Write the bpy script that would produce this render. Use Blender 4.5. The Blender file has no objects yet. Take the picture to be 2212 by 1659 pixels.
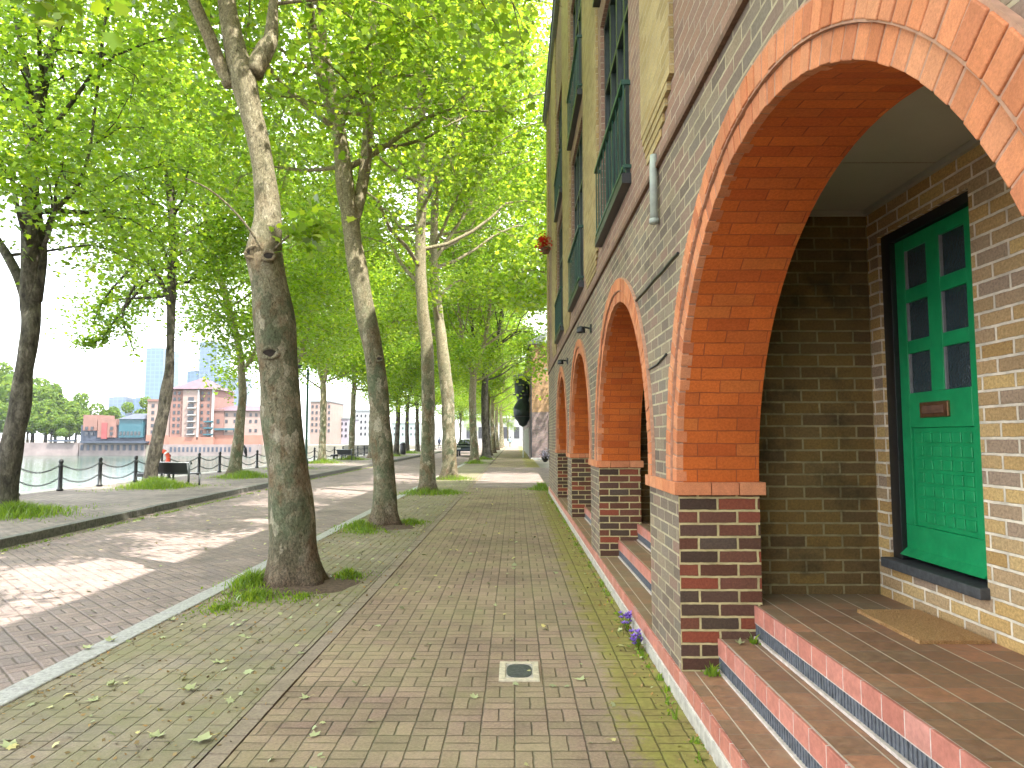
import bpy, bmesh, math, random
import numpy as np
from mathutils import Vector, Matrix
S = bpy.context.scene
COL = S.collection
R = math.radians
random.seed(7)
# ------------------------------------------------------------------ camera maths
F, YAW, PIT, HC = 1516.0, -0.004, 0.077, 1.5      # focal length over a 2212 wide frame

def ray(x, y):
    d = ((x-1106)/F, 1.0, -(y-829.5)/F)
    c, s = math.cos(PIT), math.sin(PIT)
    d = (d[0], c*d[1]-s*d[2], s*d[1]+c*d[2])
    c, s = math.cos(YAW), math.sin(YAW)
    return (c*d[0]+s*d[1], -s*d[0]+c*d[1], d[2])

def at(x, y, Y):
    "world point seen at x, y whose depth along the street is Y"
    r = ray(x, y); t = Y/r[1]
    return (r[0]*t, Y, HC+r[2]*t)

def ground(x, y, z=0.0):
    r = ray(x, y); t = (z-HC)/r[2]
    return (r[0]*t, r[1]*t, z)

cam = bpy.data.cameras.new('camera'); co = bpy.data.objects.new('camera', cam); COL.objects.link(co)
co.location = (0, 0, HC); co.rotation_euler = (math.pi/2+PIT, 0, -YAW)
cam.sensor_width = 36; cam.lens = 36*F/2212; cam.clip_start = .05; cam.clip_end = 5000
S.camera = co

# ------------------------------------------------------------------ nodes
def new_mat(name):
    m = bpy.data.materials.new(name); m.use_nodes = True
    nt = m.node_tree; nt.nodes.clear()
    out = nt.nodes.new('ShaderNodeOutputMaterial')
    b = nt.nodes.new('ShaderNodeBsdfPrincipled')
    nt.links.new(b.outputs[0], out.inputs[0])
    return m, nt, b, out

def nd(nt, t, ins=None, **p):
    n = nt.nodes.new('ShaderNode'+t)
    for k, v in p.items(): setattr(n, k, v)
    for k, v in (ins or {}).items():
        if isinstance(v, bpy.types.NodeSocket): nt.links.new(v, n.inputs[k])
        else: n.inputs[k].default_value = v
    return n

def mth(nt, op, a, b=None, c=None, clamp=False):
    ins = {0: a}
    if b is not None: ins[1] = b
    if c is not None: ins[2] = c
    return nd(nt, 'Math', ins, operation=op, use_clamp=clamp).outputs[0]

def c4(c): return (c[0], c[1], c[2], 1.0)

def ramp(nt, fac, stops, mode='LINEAR'):
    n = nd(nt, 'ValToRGB', {0: fac}); cr = n.color_ramp; cr.interpolation = mode
    while len(cr.elements) < len(stops): cr.elements.new(.5)
    for e, (p, c) in zip(cr.elements, stops):
        e.position = p; e.color = c4(c) if hasattr(c, '__len__') else (c, c, c, 1)
    return n.outputs[0]

def mix(nt, fac, a, b, mode='MIX'):
    n = nd(nt, 'Mix', data_type='RGBA', blend_type=mode)
    for i, v in ((0, fac), (6, a), (7, b)):
        if isinstance(v, bpy.types.NodeSocket): nt.links.new(v, n.inputs[i])
        else: n.inputs[i].default_value = v if i == 0 else c4(v)
    return n.outputs[2]

def noise(nt, vec, scale, detail=4, rough=.6, dist=0.0):
    n = nd(nt, 'TexNoise', {'Scale': scale, 'Detail': detail, 'Roughness': rough, 'Distortion': dist})
    if vec is not None: nt.links.new(vec, n.inputs['Vector'])
    return n.outputs[0]

def bump(nt, b, h, dist, strength=1.0):
    n = nd(nt, 'Bump', {'Height': h, 'Distance': dist, 'Strength': strength})
    nt.links.new(n.outputs[0], b.inputs['Normal'])

def pos(nt): return nd(nt, 'NewGeometry').outputs['Position']
def uvs(nt): return nd(nt, 'TexCoord').outputs['UV']

def plain(name, col, rough=.6, metal=0.0, nscale=0.0, var=.25, bmp=0.0, spec=.5):
    m, nt, b, _ = new_mat(name)
    b.inputs['Roughness'].default_value = rough; b.inputs['Metallic'].default_value = metal
    b.inputs['Specular IOR Level'].default_value = spec
    if nscale:
        v = pos(nt); n1 = noise(nt, v, nscale, 6)
        d = tuple(x*(1-var) for x in col); l = tuple(min(1, x*(1+var)) for x in col)
        nt.links.new(ramp(nt, n1, [(.3, d), (.7, l)]), b.inputs['Base Color'])
        if bmp: bump(nt, b, noise(nt, v, nscale*4, 5), bmp)
    else: b.inputs['Base Color'].default_value = c4(col)
    return m

def brick_mat(name, cols, mortar, w=.225, h=.075, ms=.0055, stain=.35, dirt=None, depth=.006, rough=.85, coarse=.25):
    m, nt, b, _ = new_mat(name); b.inputs['Roughness'].default_value = rough
    b.inputs['Specular IOR Level'].default_value = .25
    uv = uvs(nt)
    nz = nd(nt, 'TexNoise', {'Vector': uv, 'Scale': 22.0, 'Detail': 3.0})
    off = nd(nt, 'VectorMath', {0: nz.outputs['Color'], 1: (.5, .5, .5)}, operation='SUBTRACT').outputs[0]
    off = nd(nt, 'VectorMath', {0: off, 'Scale': .007}, operation='SCALE').outputs[0]
    vec = nd(nt, 'VectorMath', {0: uv, 1: off}, operation='ADD').outputs[0]
    bt = nd(nt, 'TexBrick', {'Vector': vec, 'Color1': c4((0, 0, 0)), 'Color2': c4((1, 1, 1)), 'Mortar': c4((0, 0, 0)),
                             'Scale': 1.0, 'Mortar Size': ms, 'Mortar Smooth': .25, 'Bias': 0.0, 'Brick Width': w, 'Row Height': h})
    k = len(cols)
    col = ramp(nt, bt.outputs[0], [(i/max(1, k-1)*.94+.03, c) for i, c in enumerate(cols)])
    fine = noise(nt, uv, 70, 5, .7)
    col = mix(nt, .9, col, ramp(nt, fine, [(.25, 1-coarse*1.6), (.75, 1+coarse)]), 'MULTIPLY')
    mcol = mix(nt, .8, mortar, ramp(nt, noise(nt, uv, 9, 4), [(.3, .55), (.7, 1.15)]), 'MULTIPLY')
    col = mix(nt, bt.outputs['Fac'], col, mcol)
    big = noise(nt, uv, .9, 5, .65)
    col = mix(nt, stain, col, ramp(nt, big, [(.3, .35), (.62, 1.15)]), 'MULTIPLY')
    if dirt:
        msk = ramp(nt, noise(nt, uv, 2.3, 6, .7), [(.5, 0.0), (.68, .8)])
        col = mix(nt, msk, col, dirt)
    nt.links.new(col, b.inputs['Base Color'])
    hgt = mth(nt, 'ADD', mth(nt, 'SUBTRACT', 1.0, bt.outputs['Fac']), mth(nt, 'MULTIPLY', fine, .45))
    bump(nt, b, hgt, depth)
    return m

M = {}
M['brick_grey'] = brick_mat('grey_purple_facade_brick', [(.15, .115, .09), (.205, .155, .12), (.26, .165, .125), (.18, .15, .12), (.28, .215, .145), (.22, .175, .135)], (.44, .375, .25), ms=.007, stain=.4)
M['brick_brown'] = brick_mat('red_brown_facade_brick', [(.22, .135, .105), (.29, .17, .12), (.25, .155, .12), (.33, .20, .145)], (.40, .33, .25), stain=.3)
M['brick_dark'] = brick_mat('dark_pier_brick', [(.055, .038, .027), (.125, .05, .03), (.075, .056, .04), (.25, .065, .035), (.085, .066, .05), (.17, .062, .036), (.06, .05, .042)], (.50, .42, .22), ms=.0075, stain=.25, depth=.009)
M['brick_stock'] = brick_mat('yellow_stock_brick', [(.44, .28, .11), (.56, .37, .15), (.42, .29, .16), (.62, .43, .18), (.36, .27, .2), (.5, .34, .17)], (.82, .74, .60), ms=.008, stain=.3, depth=.008, coarse=.35)
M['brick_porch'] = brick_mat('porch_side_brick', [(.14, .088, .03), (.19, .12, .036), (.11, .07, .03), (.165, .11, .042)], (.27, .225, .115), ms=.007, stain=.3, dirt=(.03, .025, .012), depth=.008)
M['brick_orange'] = brick_mat('orange_soffit_brick', [(.50, .115, .02), (.58, .14, .026), (.43, .09, .018), (.54, .155, .034)], (.34, .09, .03), ms=.003, stain=.42, depth=.004, coarse=.22)
M['brick_pil'] = brick_mat('pale_yellow_pilaster_brick', [(.36, .265, .12), (.44, .33, .16), (.30, .22, .10), (.40, .28, .12)], (.44, .36, .22), stain=.25)
M['brick_tan'] = brick_mat('tan_end_wall_brick', [(.36, .22, .12), (.46, .28, .15), (.32, .2, .12)], (.4, .33, .24))
M['brick_purple'] = brick_mat('purple_grey_brick', [(.2, .15, .15), (.26, .19, .18), (.17, .14, .14)], (.33, .29, .26))

def island_mat(name, stops, rough=.8, nscale=60, bmp=.003, coarse=.25, spec=.3, mortar_uv=None):
    m, nt, b, _ = new_mat(name); b.inputs['Roughness'].default_value = rough
    b.inputs['Specular IOR Level'].default_value = spec
    rnd = nd(nt, 'NewGeometry').outputs['Random Per Island']
    col = ramp(nt, rnd, [(i/(len(stops)-1), c) for i, c in enumerate(stops)])
    v = pos(nt); fine = noise(nt, v, nscale, 6, .7)
    col = mix(nt, .9, col, ramp(nt, fine, [(.25, 1-coarse*1.5), (.75, 1+coarse)]), 'MULTIPLY')
    st = noise(nt, v, 2.5, 5, .7)
    col = mix(nt, .45, col, ramp(nt, noise(nt, v, 11, 6, .75), [(.3, .6), (.62, 1.12)]), 'MULTIPLY')
    col = mix(nt, .3, col, ramp(nt, st, [(.32, .55), (.6, 1.1)]), 'MULTIPLY')
    nt.links.new(col, b.inputs['Base Color'])
    bump(nt, b, fine, bmp)
    return m
M['voussoir'] = island_mat('orange_arch_brick', [(.54, .19, .08), (.62, .24, .11), (.48, .165, .07), (.58, .25, .125), (.52, .20, .095), (.44, .145, .065)], nscale=140, bmp=.002, coarse=.2)
M['ring_mortar'] = plain('arch_mortar', (.36, .20, .13), .9, nscale=30)
M['nosing'] = island_mat('red_step_tile', [(.48, .18, .135), (.55, .225, .175), (.44, .16, .12), (.52, .24, .20)], rough=.5, nscale=40, bmp=.0015, coarse=.15)
M['grout'] = plain('pale_grout', (.52, .45, .41), .9, nscale=25)
M['slate'] = plain('slate_riser', (.10, .11, .13), .55, nscale=30, var=.4, bmp=.002)

def tile_mat():
    m, nt, b, _ = new_mat('brown_tread_tile'); v = pos(nt)
    sx = nd(nt, 'SeparateXYZ', {0: v})
    bt = nd(nt, 'TexBrick', {'Vector': nd(nt, 'CombineXYZ', {0: sx.outputs[1], 1: mth(nt, 'SUBTRACT', sx.outputs[0], 1.367-.19)}).outputs[0],
            'Color1': c4((0, 0, 0)), 'Color2': c4((1, 1, 1)), 'Mortar': c4((0, 0, 0)), 'Scale': 1.0, 'Mortar Size': .0035,
            'Mortar Smooth': .3, 'Brick Width': .155, 'Row Height': .155}, offset=0.0)
    col = ramp(nt, bt.outputs[0], [(.05, (.24, .13, .08)), (.35, (.32, .17, .10)), (.6, (.22, .135, .085)), (.95, (.37, .18, .105))])
    n1 = noise(nt, v, 30, 6, .7)
    col = mix(nt, .9, col, ramp(nt, n1, [(.3, .6), (.7, 1.25)]), 'MULTIPLY')
    # moss film where the floor meets the side wall, worn dusty patches
    n2 = noise(nt, v, 2.2, 6, .7)
    far = nd(nt, 'MapRange', {0: sx.outputs[1], 1: 3.7, 2: 4.4, 3: 0.0, 4: .8}).outputs[0]
    col = mix(nt, mth(nt, 'MULTIPLY', far, ramp(nt, n2, [(.35, 0.2), (.65, 1.0)])), col, (.17, .15, .08))
    col = mix(nt, ramp(nt, n2, [(.52, 0.0), (.75, .4)]), col, (.42, .33, .24))
    gx = nd(nt, 'TexBrick', {'Vector': nd(nt, 'CombineXYZ', {0: sx.outputs[1], 1: mth(nt, 'SUBTRACT', sx.outputs[0], 1.367-.19)}).outputs[0],
            'Color1': c4((0, 0, 0)), 'Color2': c4((0, 0, 0)), 'Mortar': c4((1, 1, 1)), 'Scale': 1.0, 'Mortar Size': .0045,
            'Mortar Smooth': .3, 'Brick Width': 60.0, 'Row Height': .155}, offset=0.0)
    col = mix(nt, mth(nt, 'MULTIPLY', bt.outputs['Fac'], .45), col, (.3, .24, .18))
    col = mix(nt, gx.outputs['Fac'], col, (.5, .42, .33))
    nt.links.new(col, b.inputs['Base Color'])
    nt.links.new(ramp(nt, n1, [(.3, .45), (.7, .75)]), b.inputs['Roughness'])
    bump(nt, b, mth(nt, 'ADD', mth(nt, 'SUBTRACT', 1.0, bt.outputs['Fac']), mth(nt, 'MULTIPLY', n1, .4)), .003)
    return m
M['tread'] = tile_mat()

def paving_mat(name, cell, cols, joint, basket=True, rot=0.0, moss=None, sand=None, jw=.03, soft=.02, big=(.55, 1.15), fill=.35):
    m, nt, b, _ = new_mat(name); b.inputs['Roughness'].default_value = .85
    b.inputs['Specular IOR Level'].default_value = .3
    v = pos(nt)
    nzc = nd(nt, 'TexNoise', {'Vector': v, 'Scale': 14.0, 'Detail': 3.0}).outputs['Color']
    off = nd(nt, 'VectorMath', {0: nd(nt, 'VectorMath', {0: nzc, 1: (.5, .5, .5)}, operation='SUBTRACT').outputs[0], 'Scale': .012}, operation='SCALE').outputs[0]
    vv = nd(nt, 'VectorMath', {0: v, 1: off}, operation='ADD').outputs[0]
    mp = nd(nt, 'Mapping', {'Vector': vv, 'Rotation': (0, 0, rot), 'Scale': (1/cell, 1/cell, 1.0)}).outputs[0]
    s = nd(nt, 'SeparateXYZ', {0: mp}); x, y = s.outputs[0], s.outputs[1]
    if not basket:                     # stretcher bond, courses run along the street
        x2 = mth(nt, 'MULTIPLY', x, 2.0)
        row = mth(nt, 'FLOOR', x2)
        y = mth(nt, 'ADD', y, mth(nt, 'MULTIPLY', mth(nt, 'MODULO', mth(nt, 'ABSOLUTE', row), 2.0), .5))
        cx, cy = row, mth(nt, 'FLOOR', y)
        fx = mth(nt, 'FRACT', x2); fy = mth(nt, 'FRACT', y)
        ex = mth(nt, 'MULTIPLY', mth(nt, 'MINIMUM', fx, mth(nt, 'SUBTRACT', 1.0, fx)), .5)
        ey = mth(nt, 'MINIMUM', fy, mth(nt, 'SUBTRACT', 1.0, fy))
        d = mth(nt, 'MINIMUM', ex, ey)
        idv = nd(nt, 'CombineXYZ', {0: cx, 1: cy, 2: 0.0}).outputs[0]
    else:
        cx, cy = mth(nt, 'FLOOR', x), mth(nt, 'FLOOR', y)
        fx, fy = mth(nt, 'FRACT', x), mth(nt, 'FRACT', y)
        par = mth(nt, 'MODULO', mth(nt, 'ABSOLUTE', mth(nt, 'ADD', cx, cy)), 2.0)
        a = mth(nt, 'ADD', mth(nt, 'MULTIPLY', fx, par), mth(nt, 'MULTIPLY', fy, mth(nt, 'SUBTRACT', 1.0, par)))
        ex = mth(nt, 'MINIMUM', fx, mth(nt, 'SUBTRACT', 1.0, fx))
        ey = mth(nt, 'MINIMUM', fy, mth(nt, 'SUBTRACT', 1.0, fy))
        em = mth(nt, 'ABSOLUTE', mth(nt, 'SUBTRACT', a, .5))
        d = mth(nt, 'MINIMUM', mth(nt, 'MINIMUM', ex, ey), em)
        idv = nd(nt, 'CombineXYZ', {0: cx, 1: cy, 2: mth(nt, 'GREATER_THAN', a, .5)}).outputs[0]
    rnd = nd(nt, 'TexWhiteNoise', {'Vector': idv}).outputs[0]
    jm = nd(nt, 'MapRange', {0: d, 1: jw*.45, 2: jw*.45+soft, 3: 1.0, 4: 0.0}).outputs[0]
    silt = ramp(nt, noise(nt, v, 2.6, 5, .7), [(.36, fill), (.6, 1.0)])
    jv = mth(nt, 'MULTIPLY', jm, silt)
    k = len(cols)
    col = ramp(nt, rnd, [(i/max(1, k-1), c) for i, c in enumerate(cols)])
    fine = noise(nt, v, 55, 6, .75)
    col = mix(nt, .95, col, ramp(nt, fine, [(.28, .62), (.72, 1.35)]), 'MULTIPLY')
    spk = nd(nt, 'TexVoronoi', {'Vector': v, 'Scale': 95.0}).outputs['Distance']
    col = mix(nt, ramp(nt, spk, [(.08, .7), (.2, 0.0)]), col, tuple(min(1, x*1.9) for x in cols[-1]))
    col = mix(nt, jv, col, joint)
    blot = noise(nt, v, 1.9, 6, .75)
    col = mix(nt, .55, col, ramp(nt, blot, [(.34, .55), (.5, 1.0), (.66, 1.2)]), 'MULTIPLY')
    bg = noise(nt, v, .55, 5, .65)
    col = mix(nt, .8, col, ramp(nt, bg, [(.3, big[0]), (.65, big[1])]), 'MULTIPLY')
    if moss: col = moss(nt, v, col, jm, fine)
    nt.links.new(col, b.inputs['Base Color'])
    h = mth(nt, 'ADD', mth(nt, 'SUBTRACT', 1.0, jm), mth(nt, 'MULTIPLY', fine, .35))
    tilt = nd(nt, 'TexWhiteNoise', {'Vector': nd(nt, 'VectorMath', {0: idv, 1: (7.3, 3.1, 1.7)}, operation='ADD').outputs[0]}).outputs[0]
    h = mth(nt, 'ADD', h, mth(nt, 'MULTIPLY', tilt, .3))
    bump(nt, b, h, .008)
    return m

def moss_walk(nt, v, col, jm, fine):
    sx = nd(nt, 'SeparateXYZ', {0: v}).outputs[0]
    n = noise(nt, v, 3.2, 7, .72); nb = noise(nt, v, 26, 5, .75)
    # green film over the whole walk, growing into a thick mat along the wall
    col = mix(nt, ramp(nt, noise(nt, v, 1.1, 6, .7), [(.4, 0.0), (.68, .55)]), col, (.22, .215, .10))
    base = nd(nt, 'MapRange', {0: sx, 1: .3, 2: .92, 3: -.34, 4: .85}).outputs[0]
    k = mth(nt, 'ADD', base, mth(nt, 'MULTIPLY', mth(nt, 'SUBTRACT', n, .5), 1.5))
    k = mth(nt, 'ADD', k, mth(nt, 'MULTIPLY', mth(nt, 'SUBTRACT', nb, .5), .9))
    k = mth(nt, 'ADD', k, mth(nt, 'MULTIPLY', jm, .12))
    msk = nd(nt, 'MapRange', {0: k, 1: .08, 2: .36, 3: 0.0, 4: .88}).outputs[0]
    mc = ramp(nt, nb, [(.3, (.11, .10, .018)), (.5, (.22, .20, .05)), (.7, (.34, .305, .09))])
    mc = mix(nt, .5, mc, ramp(nt, noise(nt, v, 5, 4), [(.35, (.20, .13, .05)), (.6, (.27, .26, .05))]))
    mc = mix(nt, mth(nt, 'MULTIPLY', jm, .55), mc, (.06, .06, .012))
    return mix(nt, msk, col, mc)

def moss_verge(nt, v, col, jm, fine):
    n = noise(nt, v, 1.6, 7, .72)
    col = mix(nt, ramp(nt, n, [(.36, 0.0), (.62, .75)]), col, (.215, .205, .10))
    n2 = noise(nt, v, 5.5, 6, .75)
    return mix(nt, ramp(nt, n2, [(.56, 0.0), (.72, .65)]), col, (.20, .135, .09))

M['walk'] = paving_mat('basket_weave_pavers', .175, [(.29, .205, .145), (.34, .245, .175), (.26, .19, .135), (.38, .27, .195), (.31, .21, .165)], (.085, .072, .048), moss=moss_walk, jw=.02, soft=.024, fill=.4)
M['verge'] = paving_mat('mossy_verge_pavers', .2, [(.27, .215, .165), (.31, .25, .19), (.245, .205, .165)], (.09, .075, .052), basket=False, moss=moss_verge, jw=.018, soft=.03, fill=.12)
M['road'] = paving_mat('pinkish_road_pavers', .2, [(.25, .195, .18), (.30, .225, .20), (.23, .185, .175), (.32, .24, .215)], (.17, .135, .125), rot=R(45), jw=.02, soft=.07, big=(.75, 1.1), fill=.3)
M['quay'] = paving_mat('grey_quay_pavers', .2, [(.25, .20, .18), (.29, .235, .21), (.22, .185, .17)], (.10, .09, .08), basket=False, jw=.03, soft=.06)
M['kerb'] = plain('granite_kerb', (.36, .35, .34), .75, nscale=45, var=.35, bmp=.003)
M['kerb_dark'] = plain('weathered_kerb', (.13, .125, .11), .85, nscale=20, var=.5, bmp=.004)
M['concrete'] = plain('pale_concrete', (.40, .37, .33), .9, nscale=18, var=.3, bmp=.004)
M['soil'] = plain('brown_soil', (.12, .08, .055), .95, nscale=30, var=.5, bmp=.015)
M['earth'] = plain('far_ground', (.22, .2, .16), .95, nscale=.4, var=.3)
M['plaster'] = plain('grey_painted_ceiling', (.36, .35, .30), .8, nscale=3, var=.06)
M['green_paint'] = None
M['black'] = plain('black_painted_metal', (.012, .013, .014), .42, nscale=30, var=.3)
M['dgreen'] = plain('dark_green_painted_metal', (.010, .055, .036), .4, nscale=20, var=.3)
M['frame_dark'] = plain('dark_window_frame', (.02, .03, .028), .4, nscale=20, var=.3)
M['frame_white'] = plain('off_white_paint', (.62, .63, .60), .5, nscale=12, var=.1)
M['lead'] = plain('grey_lead', (.2, .21, .22), .6, nscale=15, var=.2)
M['pipe'] = plain('pale_green_grey_pipe', (.30, .33, .29), .55, nscale=12, var=.2)
M['brass'] = plain('aged_brass', (.28, .15, .08), .4, 0.8, nscale=40, var=.3)
M['rust'] = plain('rusty_brown', (.12, .06, .035), .8, nscale=30, var=.4)
M['steel'] = plain('galvanised_steel', (.38, .39, .40), .5, .6, nscale=20, var=.2)
M['cast'] = plain('cast_iron', (.09, .10, .10), .6, .5, nscale=60, var=.4, bmp=.002)

def door_paint():
    m, nt, b, _ = new_mat('green_door_paint'); v = pos(nt)
    n1 = noise(nt, v, 9, 6, .7)
    nt.links.new(ramp(nt, n1, [(.3, (.005, .22, .075)), (.7, (.012, .31, .11))]), b.inputs['Base Color'])
    nt.links.new(ramp(nt, noise(nt, v, 25, 4), [(.3, .28), (.7, .45)]), b.inputs['Roughness'])
    bump(nt, b, noise(nt, v, 160, 3), .0008)
    return m
M['green_paint'] = door_paint()

def glass_mat(name, col, rough, bmp=0.0, scale=60):
    m, nt, b, _ = new_mat(name)
    b.inputs['Base Color'].default_value = c4(col); b.inputs['Roughness'].default_value = rough
    b.inputs['Specular IOR Level'].default_value = .8
    if bmp:
        vo = nd(nt, 'TexVoronoi', {'Vector': pos(nt), 'Scale': float(scale)}).outputs['Distance']
        bump(nt, b, vo, bmp)
    return m
M['obscure'] = glass_mat('obscured_door_glass', (.03, .05, .06), .12, .006, 70)
M['glass'] = glass_mat('window_glass', (.02, .025, .03), .04)
M['far_glass'] = glass_mat('far_window_glass', (.02, .02, .028), .35)

def coir():
    m, nt, b, _ = new_mat('coir_mat_fibre'); v = pos(nt)
    n1 = noise(nt, v, 160, 5, .8)
    nt.links.new(ramp(nt, n1, [(.3, (.30, .16, .055)), (.55, (.58, .34, .14)), (.75, (.75, .5, .24))]), b.inputs['Base Color'])
    b.inputs['Roughness'].default_value = .95; bump(nt, b, n1, .012)
    return m
M['coir'] = coir()

def bark():
    m, nt, b, _ = new_mat('mottled_plane_bark'); v = pos(nt)
    mp = nd(nt, 'Mapping', {'Vector': v, 'Scale': (1.0, 1.0, .55)}).outputs[0]
    n1 = noise(nt, mp, 19, 8, .76, .8); n2 = noise(nt, mp, 4.0, 5, .65, .4); n3 = noise(nt, mp, 55, 7, .85)
    stops = [(.36, (.05, .042, .028)), (.42, (.15, .13, .082)), (.48, (.26, .225, .15)), (.525, (.135, .14, .088)), (.57, (.32, .28, .20)), (.64, (.18, .16, .105)), (.70, (.50, .45, .34))]
    col = ramp(nt, n1, stops)
    fl = nd(nt, 'TexVoronoi', {'Vector': nd(nt, 'VectorMath', {0: mp, 1: nd(nt, 'VectorMath', {0: nd(nt, 'TexNoise', {'Vector': mp, 'Scale': 9.0, 'Detail': 4.0}).outputs['Color'], 'Scale': .16}, operation='SCALE').outputs[0]}, operation='ADD').outputs[0], 'Scale': 11.0})
    fr = nd(nt, 'SeparateColor', {0: fl.outputs['Color']}).outputs[0]
    col = mix(nt, ramp(nt, fr, [(.62, 0.0), (.66, .75)]), col, (.11, .115, .07))
    col = mix(nt, ramp(nt, fr, [(.12, .7), (.16, 0.0)]), col, (.40, .36, .27))
    col = mix(nt, ramp(nt, n2, [(.5, 0.0), (.62, .6)]), col, (.16, .098, .052))
    col = mix(nt, ramp(nt, noise(nt, v, 2.7, 5, .7), [(.5, 0.0), (.62, .6)]), col, (.10, .135, .075))
    z = nd(nt, 'SeparateXYZ', {0: v}).outputs[2]
    low = nd(nt, 'MapRange', {0: z, 1: .05, 2: .55, 3: .75, 4: 0.0}).outputs[0]
    col = mix(nt, low, col, ramp(nt, n3, [(.35, (.04, .026, .02)), (.65, (.19, .12, .085))]))
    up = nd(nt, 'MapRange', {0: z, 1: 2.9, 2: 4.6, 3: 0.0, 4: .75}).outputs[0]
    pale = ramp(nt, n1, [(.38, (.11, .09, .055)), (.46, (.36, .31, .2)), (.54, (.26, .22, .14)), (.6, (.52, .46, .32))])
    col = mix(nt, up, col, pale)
    col = mix(nt, .95, col, ramp(nt, n3, [(.37, .42), (.6, 1.4)]), 'MULTIPLY')
    nt.links.new(col, b.inputs['Base Color']); b.inputs['Roughness'].default_value = .9
    b.inputs['Specular IOR Level'].default_value = .2
    bump(nt, b, mth(nt, 'ADD', n3, n1), .02)
    return m
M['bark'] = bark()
def bark_dark():
    m, nt, b, _ = new_mat('dark_plane_bark'); v = pos(nt)
    mp = nd(nt, 'Mapping', {'Vector': v, 'Scale': (1.0, 1.0, .5)}).outputs[0]
    n1 = noise(nt, mp, 7, 7, .7, .5); n3 = noise(nt, mp, 30, 6, .75)
    col = ramp(nt, n1, [(.35, (.028, .025, .02)), (.5, (.085, .075, .058)), (.62, (.15, .135, .105)), (.72, (.26, .24, .19))])
    col = mix(nt, .9, col, ramp(nt, n3, [(.3, .5), (.68, 1.3)]), 'MULTIPLY')
    nt.links.new(col, b.inputs['Base Color']); b.inputs['Roughness'].default_value = .9
    b.inputs['Specular IOR Level'].default_value = .2
    bump(nt, b, mth(nt, 'ADD', n3, n1), .02)
    return m
M['bark_dark'] = bark_dark()
M['hollow'] = plain('dark_bark_hollow', (.018, .012, .008), .95, nscale=30, var=.5)

def leaf_mat(name, dif, tra, mixf=.5, spread=.3):
    m, nt, b, out = new_mat(name)
    g = nd(nt, 'NewGeometry'); rnd = g.outputs['Random Per Island']
    hv = lambda c: ramp(nt, rnd, [(0, tuple(x*(1-spread) for x in c)), (.55, c), (.85, (c[0]*1.3, c[1]*1.1, c[2]*.9)), (1, (c[0]*1.6, c[1]*1.25, c[2]*.9))])
    d = nd(nt, 'BsdfDiffuse', {0: hv(dif)}); t = nd(nt, 'BsdfTranslucent', {0: hv(tra)})
    gl = nd(nt, 'BsdfGlossy', {0: c4((.5, .5, .5)), 1: .38})
    mx = nd(nt, 'MixShader', {0: mixf, 1: d.outputs[0], 2: t.outputs[0]})
    fr = nd(nt, 'Fresnel', {0: 1.35})
    m2 = nd(nt, 'MixShader', {0: mth(nt, 'MULTIPLY', fr.outputs[0], .3), 1: mx.outputs[0], 2: gl.outputs[0]})
    nt.nodes.remove(b); nt.links.new(m2.outputs[0], out.inputs[0])
    return m
M['leaf'] = leaf_mat('plane_leaf', (.085, .185, .025), (.50, .74, .055), .6, .38)
M['leaf_far'] = leaf_mat('far_tree_leaf', (.10, .17, .03), (.18, .30, .035), .4)
M['grass'] = leaf_mat('grass_blade', (.17, .28, .035), (.3, .48, .05), .4)
M['litter'] = leaf_mat('fallen_leaf', (.44, .48, .27), (.3, .34, .12), .15)
M['litter_brown'] = leaf_mat('dry_leaf_litter', (.30, .22, .11), (.2, .14, .06), .15)
M['petal'] = plain('purple_petal', (.22, .12, .50), .6)
M['petal_red'] = plain('red_petal', (.62, .015, .01), .6)

def water():
    m, nt, b, _ = new_mat('dock_water'); v = pos(nt)
    b.inputs['Base Color'].default_value = (.05, .09, .065, 1); b.inputs['Roughness'].default_value = .08
    b.inputs['Specular IOR Level'].default_value = .2
    mp = nd(nt, 'Mapping', {'Vector': v, 'Scale': (.5, 1.0, 1.0)}).outputs[0]
    bump(nt, b, mth(nt, 'ADD', noise(nt, mp, 1.2, 4, .6), mth(nt, 'MULTIPLY', noise(nt, mp, .25, 3), 1.5)), .06)
    return m
M['water'] = water()
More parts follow.
